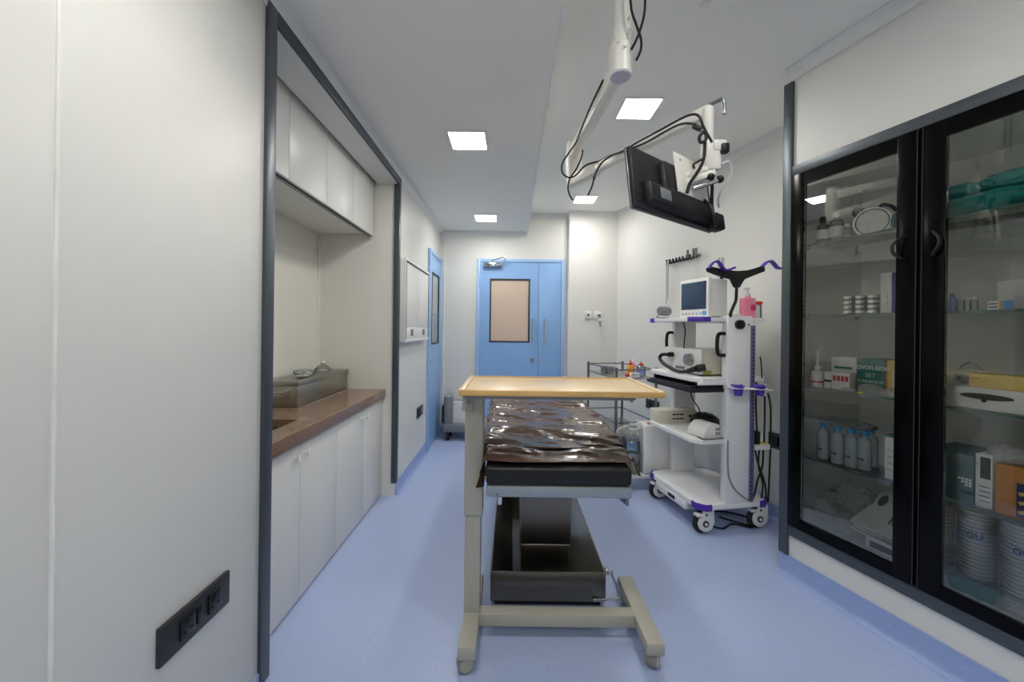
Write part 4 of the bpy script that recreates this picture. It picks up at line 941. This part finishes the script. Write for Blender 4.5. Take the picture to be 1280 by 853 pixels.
# ---- top shelf
cbottle('glass_bottle', 'brown bottle with black cap on the top cabinet shelf', 1027, .10, S1, .024, .115, 'brown_glass', 'black', caph=.03, labm='paper_white')
cbottle('glass_bottle', 'clear bottle with white cap and label on the top cabinet shelf', 1044, .13, S1, .030, .13, 'clear_plastic', 'white_plastic', caph=.026, labm='paper_white')
cbottle('vial', 'small clear vial beside the labelled bottle on the top shelf', 1058, .14, S1, .020, .075, 'clear_plastic', 'white_plastic', caph=.014)
q = iroot('round_lamp', 'white round disc with dark rim and black straps on the top cabinet shelf', 'lamp', CS(1089, .16), .16, S1+.072, rz=.35)
tm = Matrix.Rotation(PI/2, 4, 'X')
MB().lathe([(0, .012), (.056, .012), (.059, .008)], seg=32, mtx=tm).build('disc', 'paper_white', q)
MB().lathe([(.058, .009), (.060, .011), (.063, .008), (.062, -.02), (.05, -.03), (0, -.03)], seg=32, mtx=tm).build('rim', 'plate_black', q)
MB().lathe([(.062, .010), (.070, .010), (.072, .004), (.072, -.01), (.062, -.016)], seg=32, mtx=tm).build('ring', 'white_plastic', q)
for x in (-.075, .02): MB().tube([(x+.03, .035, .03), (x, .04, .065), (x+.01, .035, .085), (x+.04, .03, .07), (x+.06, .035, .04)], .008, 8, 4).build('strap', 'black', q)
pad('surgical_drape', 'teal folded drape behind the meeting frames of the glass doors', 'drape', 1146, .22, S1, (.05, .12, .045), 'teal_cloth', 2.0)
pad('surgical_drape', 'teal folded drape lying flat on the top shelf behind the nearer glass door', 'drape', 1230, .17, S1, (.15, .10, .042), 'teal_cloth', 5.0)
pad('surgical_drape', 'dark teal rolled drape heaped on top of the flat one at left', 'drape', 1204, .20, S1+.086, (.065, .07, .032), 'teal_cloth', 8.0, .2)
pad('surgical_drape', 'dark teal drape heaped on top of the flat one at right', 'drape', 1268, .20, S1+.086, (.07, .07, .036), 'teal_cloth', 11.0, -.2)
# ---- second shelf
roll = MB().lathe([(0, -.03), (.017, -.03), (.020, -.026), (.020, .026), (.017, .03), (0, .03)], seg=14, mtx=Matrix.Diagonal((1.05, 1, .58, 1)) @ Matrix.Rotation(PI/2, 4, 'X')).mesh('foil', 'foil')
mem = MB().lathe([(0, -.033), (.010, -.033), (.012, -.030)], seg=12, mtx=Matrix.Diagonal((1.05, 1, .58, 1)) @ Matrix.Rotation(PI/2, 4, 'X') @ Matrix.Rotation(PI, 4, 'X')).mesh('stopper', 'chrome')
s0 = CS(1064, .13)
for c in range(3):
    for r in range(4):
        q = iroot('foil_pack', 'silver foil pack in the %s row of the stack, %s of three' % (('bottom', 'second', 'third', 'top')[r], ('left', 'middle', 'right')[c]), 'foil pack', s0+c*.044, .13+.01*c, S2+.0118+r*.0235, 'silver foil packs'); link('foil', roll, q); link('stopper', mem, q)
q, w_, h_ = ibox('box_file', 'upright white box with printed spine on the second shelf', 'box', 1100, 1114, 341, .10, .16, S2, 'paper_white')
text('IIII  IIII II', .016, 'grey_print', q, (w_*.72, -.0008, h_*.2), (PI/2, -PI/2, 0), name='spine_print').scale = (1, .5, 1)
q, w_, h_ = ibox('book', 'thin blue book beside the white box file', 'book', 1114.5, 1118.5, 341, .10, .16, S2, 'blue_print')
q, w_, h_ = ibox('book', 'white book at the door frame on the second shelf', 'book', 1119, 1127, 342, .10, .16, S2, 'paper_white')
cbottle('vial', 'pale vial at the left edge of the nearer glass door', 1181, .12, S2, .012, .055, 'saline', 'white_plastic', caph=.012)
cbottle('vial', 'lilac blue vial on the second shelf behind the nearer glass door', 1190, .10, S2, .014, .062, 'vial_blue', 'vial_blue', caph=.012)
for k, (px, lab) in enumerate(((1201, 'clear vial next to the lilac one'), (1209, 'clear vial in the middle of three on the second shelf'), (1217, 'clear vial nearest the striped carton on the second shelf'))):
    cbottle('vial', lab, px, .14, S2, .012, .05, 'clear_plastic', 'white_plastic', caph=.010, group='clear vials on the second shelf')
q, w_, h_ = ibox('carton', 'small white carton with orange and blue ends on the second shelf', 'box', 1234, 1266, 376, .09, .06, S2, 'paper_white')
MB().box(w_*.48, w_*.60, -.001, .001, .001, h_-.001).build('orange_band', 'card_orange', q); MB().box(w_*.62, w_*.99, -.001, .001, .001, h_-.001).build('blue_end', 'bottle_blue', q)
for z in (.35, .7): MB().box(w_*.06, w_*.42, -.001, .001, h_*z-.003, h_*z+.002).build('print', 'grey_print', q)
q, w_, h_ = ibox('carton', 'grey dotted carton at the right end of the second shelf', 'box', 1267, 1300, 369, .09, .08, S2, 'paper_grey')
q, w_, h_ = ibox('carton', 'plain white carton at the back of the second shelf', 'box', 1246, 1300, 350, .28, .12, S2, 'paper_white')
# ---- third shelf
q = bottle('squeeze_bottle', 'white squeeze bottle with long nozzle at the end of the third shelf', CW(CS(1023, .09), .09, S3), .028, .092, 'white_plastic', 'white_plastic', caph=.022, nozzle=.075)
MB().lathe([(.0285, .022), (.0285, .030)], seg=18).build('red_band', 'red_print', q)
q, w_, h_ = ibox('carton', 'tiny white carton with a black band beside the squeeze bottle', 'box', 1031, 1040, 465, .085, .05, S3, 'paper_white'); MB().box(0, w_, -.001, .001, h_*.38, h_*.52).build('black_band', 'black_print', q)
q, w_, h_ = ibox('carton', 'low white carton with four red squares on the third shelf', 'box', 1041, 1063, 466, .085, .06, S3, 'paper_white')
for k in range(4): MB().box(w_*(.06+k*.23), w_*(.06+k*.23)+w_*.17, -.001, .001, h_*.50, h_*.80).build('red_square', 'red_print', q)
q, w_, h_ = ibox('carton', 'taller white carton with pale lettering behind the low cartons', 'box', 1040, 1071, 447, .16, .10, S3, 'paper_white'); MB().box(w_*.12, w_*.85, -.001, .001, h_*.62, h_*.70).build('print', 'teal_print', q)
q, w_, h_ = ibox('carton', 'green infusion set carton with white lettering on the third shelf', 'box', 1072, 1107, 449, .12, .12, S3, 'green_box')
ftext(q, 'NOVOFUSION', h_*.165, 'white_print', w_/2, h_*.68, align='CENTER', sx=.84, bold=.0004); ftext(q, 'SET', h_*.165, 'white_print', w_/2, h_*.46, align='CENTER'); ftext(q, 'I.V. INFUSION SET', h_*.105, 'white_print', w_/2, h_*.30, align='CENTER', sx=.84)
q, w_, h_ = ibox('carton', 'yellow and white carton beside the green infusion carton', 'box', 1108.5, 1130, 451, .12, .12, S3, 'card_yellow'); MB().box(w_*.40, w_, -.001, .001, .002, h_*.75).build('white_panel', 'paper_white', q); MB().box(w_*.0, w_*.12, -.001, .001, .002, h_*.98).build('orange_edge', 'card_orange', q)
def bag(lab, px, dep, z, r, sc, seed, amp=.4, m='bag_plastic', cat='bag', name='plastic_bag'): o = crumple(CW(CS(px, dep), dep, z), r, sc, seed, m, name, amp); o.rotation_euler = (0, 0, RZ+PI/2); return tag(o, lab, cat)
bag('flat clear packet lying before the red-square carton', 1062, .068, S3, .030, (.5, 1.0, .35), 21)
bag('clear wrapped tubing lying before the green carton', 1090, .085, S3, .050, (.6, 1.0, .5), 22)
bag('clear packet at the frame edge before the yellow carton', 1118, .075, S3, .042, (.5, 1.0, .5), 23)
q = thing('tape_roll', 'small yellow tape roll at the front of the third shelf', 'tape', CW(CS(1077, .056), .056, S3), RZ)
MB().lathe([(.006, 0), (.013, 0), (.013, .008), (.006, .008), (.006, 0)], seg=18).build('roll', 'yellow', q); MB().lathe([(.003, .001), (.006, .001), (.006, .0085), (.003, .0085)], seg=14).build('core', 'red_print', q)
q, w_, h_ = ibox('glove_box', 'white glove box with a long curved slot on the third shelf', 'box', 1183, 1300, 487, .075, .12, S3, 'paper_white')
h_ = .075
sl = [(w_*.47+w_*.30*math.cos(2*PI*k/28), h_*.66+h_*.15*math.sin(2*PI*k/28)-(.16*h_ if False else 0)) for k in range(28)]
MB().prism(sl, -.0016, .002, 'y').build('slot', 'carcass_dark', q); MB().cyl((w_*.45, -.0018, h_*.46), (w_*.45, .001, h_*.46), h_*.09, seg=16).build('thumb_hole', 'black', q)
MB().box(w_*.93, w_*.999, -.001, .001, .004, .06).build('print', 'paper_grey', q)
zt = q.location.z+max(.012, CZ(1241, 487, .075)-S3)+.0005
q, w_, h_ = ibox('carton', 'plain yellow carton lying on the glove box', 'box', 1212, 1300, 470, .085, .09, zt, 'card_yellow'); 
MB().box(w_*.02, w_*.16, -.001, .001, h_*.62, h_*.66).build('print', 'grey_print', q)
bag('white wrapped pack behind the glove box and yellow carton', 1212, .30, S3, .10, (.9, 1.0, .75), 31, .25, 'foam_white', 'pack', 'wrapped_pack')
q, w_, h_ = ibox('label_card', 'grey printed card standing behind the glove box', 'card', 1194, 1214, 468, .215, .004, S3, 'paper_grey', bev=.0005); MB().cyl((w_*.3, -.001, h_*.86), (w_*.3, .001, h_*.86), .006, seg=12).build('logo', 'teal_print', q)
tag(cplace(MB().tube([(CS(1190, .36), .36, S3+.02), (CS(1196, .36), .36, S3+.10), (CS(1206, .36), .36, S3+.15), (CS(1218, .36), .36, S3+.155), (CS(1228, .36), .36, S3+.13), (CS(1231, .36), .36, S3+.11)], .004, 8, 5).build('clear_tubing', 'clear_plastic')), 'looped clear tube standing behind the wrapped pack', 'tubing')
bag('pale yellow packet at the left edge of the nearer glass door', 1179, .10, S3, .03, (.6, .8, .9), 33, .3, 'card_yellow', 'packet', 'packet')
# ---- fourth shelf: saline bottles with blue caps
for i, (px, dep) in enumerate(((1031, .11), (1049, .10), (1066, .11), (1083, .13), (1038, .20), (1056, .20), (1074, .20), (1091, .22))):
    q = bottle('saline_bottle', 'blue capped saline bottle, %s from the post in the %s row' % (('first', 'second', 'third', 'fourth')[i % 4], 'front' if i < 4 else 'back'), CW(CS(px, dep), dep, S4), .0265, .165, 'saline', 'bottle_blue', caph=.022, group='saline bottles')
    q.rotation_euler = (0, 0, RZ)
    if dep < .15:
        for a, b in ((-.012, -.006), (-.001, .010)): MB().box(a, b, -.0275, -.0245, .045, .054, .0005).build('print', 'black_print', q)
    # each label sits where the bottle shows
q = bag('clear shrink wrap drawn over the saline bottles', 1060, .15, S4+.1835, .11, (.62, 1.15, .16), 41, .3, 'wrap_clear')
q, w_, h_ = ibox('carton', 'white carton with a green top at the door frame on the fourth shelf', 'box', 1108, 1130, 546, .09, .10, S4, 'paper_white'); MB().box(-.0008, w_+.0008, -.0008, .1008, h_-.008, h_+.0008).build('green_top', 'green_box', q)
for k in range(4): MB().box(w_*.15, w_*.85, -.001, .001, h_*(.2+k*.15), h_*(.2+k*.15)+.005).build('print', 'paper_grey', q)
q, w_, h_ = ibox('carton', 'dark green carton with small white squares on the fourth shelf', 'box', 1160, 1220, 564, .085, .20, S4, 'green_box_dark')
for i, (a, b) in enumerate(((0, 1), (1, 1), (2, 1), (1, 0), (2, 0), (3, 1), (3, 0), (2, -1), (3, -1))): MB().box(w_*.68+a*.010, w_*.68+a*.010+.008, -.001, .001, h_*.40+b*.011, h_*.40+b*.011+.009).build('white_square', 'white_print', q)
q, w_, h_ = ibox('carton', 'white carton with black panel next to the dark green carton', 'box', 1221.5, 1243, 569, .086, .14, S4, 'paper_white'); MB().box(w_*.3, w_*.9, -.001, .001, h_*.55, h_*.95).build('black_panel', 'black_print', q)
for k in range(4): MB().box(w_*.25, w_*.9, -.001, .001, h_*(.12+k*.09), h_*(.12+k*.09)+.004).build('print', 'grey_print', q)
bag('dark grey wrapped tubing lying on the dark green carton', 1195, .10, S4+.148, .05, (.7, 1.5, .30), 43, .5, 'clear_plastic', 'tubing', 'wrapped_tubing')
tag(cplace(MB().tube([(CS(1178, .1), .10, S4+.17), (CS(1190, .11), .11, S4+.178), (CS(1205, .12), .12, S4+.172), (CS(1222, .13), .13, S4+.166), (CS(1240, .14), .14, S4+.165)], .005, 8, 5).build('black_tube', 'cable')), 'thin black tube lying across the cartons on the fourth shelf', 'tube')
q, w_, h_ = ibox('open_carton', 'orange brown carton with dark blue panel at the right of the fourth shelf', 'box', 1246, 1310, 586, .085, .14, S4, 'card_orange'); MB().box(w_*.45, w_*.999, -.001, .001, .004, h_*.70).build('blue_panel', 'dark_blue', q)
for k in range(3): MB().beam((w_*.5, -.0012, h_*(.12+k*.18)), (w_*.9, -.0012, h_*(.22+k*.18)), .002, .012).build('print', 'card_yellow', q)
bag('crumpled clear packets on the orange brown carton', 1262, .12, S4+h_, .05, (.8, 1.0, .7), 45, .4)
# ---- cabinet floor
bag('large crumpled clear bag at the back of the cabinet floor', 1070, .31, S5, .105, (.8, .9, 1.0), 51, .7)
bag('crumpled clear bag with blue print at the front of the cabinet floor', 1033, .09, S5, .058, (.6, .9, 1.2), 52, .4)
bag('second small clear bag with blue print on the cabinet floor', 1056, .085, S5, .05, (.6, .9, 1.1), 53, .4)
bag('clear bag slumped in the far corner of the cabinet floor', 1032, .19, S5, .06, (.6, .9, 1.1), 54, .4)
for px, dep in ((1031, .047), (1053, .042)): pass
q, w_, h_ = ibox('file_tray', 'white shallow tray under the carrier bag on the cabinet floor', 'tray', 1085, 1138, 682, .05, .30, S5, 'paper_white')
MB().box(w_*.12, w_*.95, -.001, .001, .008, h_*.7).build('dark_front', 'plate_black', q)
zb = S5+h_
for k in range(3):
    o = MB().box(0, .17+.01*k, 0, .24, 0, .007, .001).build('folded_paper', 'paper_white'); place(o, CW(CS(1066, .06)+.006*k, .055+.01*k, zb+.001+k*.008), RZ+(-.12+.09*k)); tag(o, ('lowest', 'middle', 'topmost')[k]+' folded paper sheet under the carrier bag', 'paper')
# carrier bag leaning back on the papers
q = thing('carrier_bag', 'white carrier bag with red crescent and cut-out handle on the cabinet floor', 'bag', CW(CS(1064, .07), .075, zb+.028), RZ); q.rotation_euler = (math.radians(-52), 0, RZ)
outl = [(0, 0), (.24, -.01), (.255, .12), (.25, .21), (.05, .225), (.03, .20), (.035, .13), (.012, .06)]
hole = [(.062+.016*math.cos(2*PI*k/16), .165+.034*math.sin(2*PI*k/16)) for k in range(16)]
MB().prism(outl, 0, .012, 'y', .004).build('body', 'foam_white', q); MB().prism(hole, -.0012, .002, 'y').build('handle_hole', 'grey_print', q)
arc = [(.150+.045*math.cos(a), .085+.05*math.sin(a)) for a in [x/10*PI-PI/2 for x in range(11)]]; arc2 = [(.145+.034*math.cos(a), .085+.045*math.sin(a)) for a in [PI/2-x/10*PI for x in range(11)]]
MB().prism(arc+arc2[1:-1], -.0014, .001, 'y').build('crescent', 'red_print', q)
for k in range(3): MB().box(.125+k*.012, .132+k*.012, -.0014, .001, .055, .055+.055-.006*k).build('print', 'red_print' if k == 1 else 'grey_print', q)
# three wrapped stacks of white bowls
bowl = MB().lathe([(0, 0), (.042, 0), (.045, .004), (.049, .0128), (.0525, .0135), (.0525, .0150), (.048, .0150)], seg=28).mesh('bowl', 'foam_white')
def bent_text(body, size, m, parent, r, a0, z):
    o = text(body, size, m, parent, (0, 0, 0), (0, 0, 0), bold=.0006, extrude=0)
    for v in o.data.vertices:
        a = a0+v.co.x/r; v.co = Vector((r*math.cos(a), r*math.sin(a), z+v.co.y))
    return o
for i, (px, dep, lab) in enumerate(((1174, .14, 'wrapped stack of white bowls half hidden by the cabinet door frame'), (1225, .14, 'wrapped stack of white bowls with blue letters, middle of three'), (1284, .14, 'wrapped stack of white bowls at the right edge of the cabinet'))):
    q = iroot('bowl_stack', lab, 'bowls', CS(px, dep), dep, S5, 'stacks of white bowls')
    n = 20
    for k in range(n): link('bowl', bowl, q, (0, 0, k*.0150))
    MB().lathe([(.0532, .002), (.0532, n*.0150), (.04, n*.0150+.012)], seg=28).build('wrap', 'clear_plastic', q)
    bent_text('GU', .030, 'blue_print', q, .0536, -PI/2-.15, .20)
pad('teal_cloth', 'teal folded cloth lying before the bowl stacks on the cabinet floor', 'cloth', 1222, .056, S5, (.068, .024, .026), 'teal_cloth', 21.0, .12)
bag('crumpled clear bag before the bowl stacks at the right', 1268, .058, S5, .036, (.6, 1.3, .8), 61, .35)
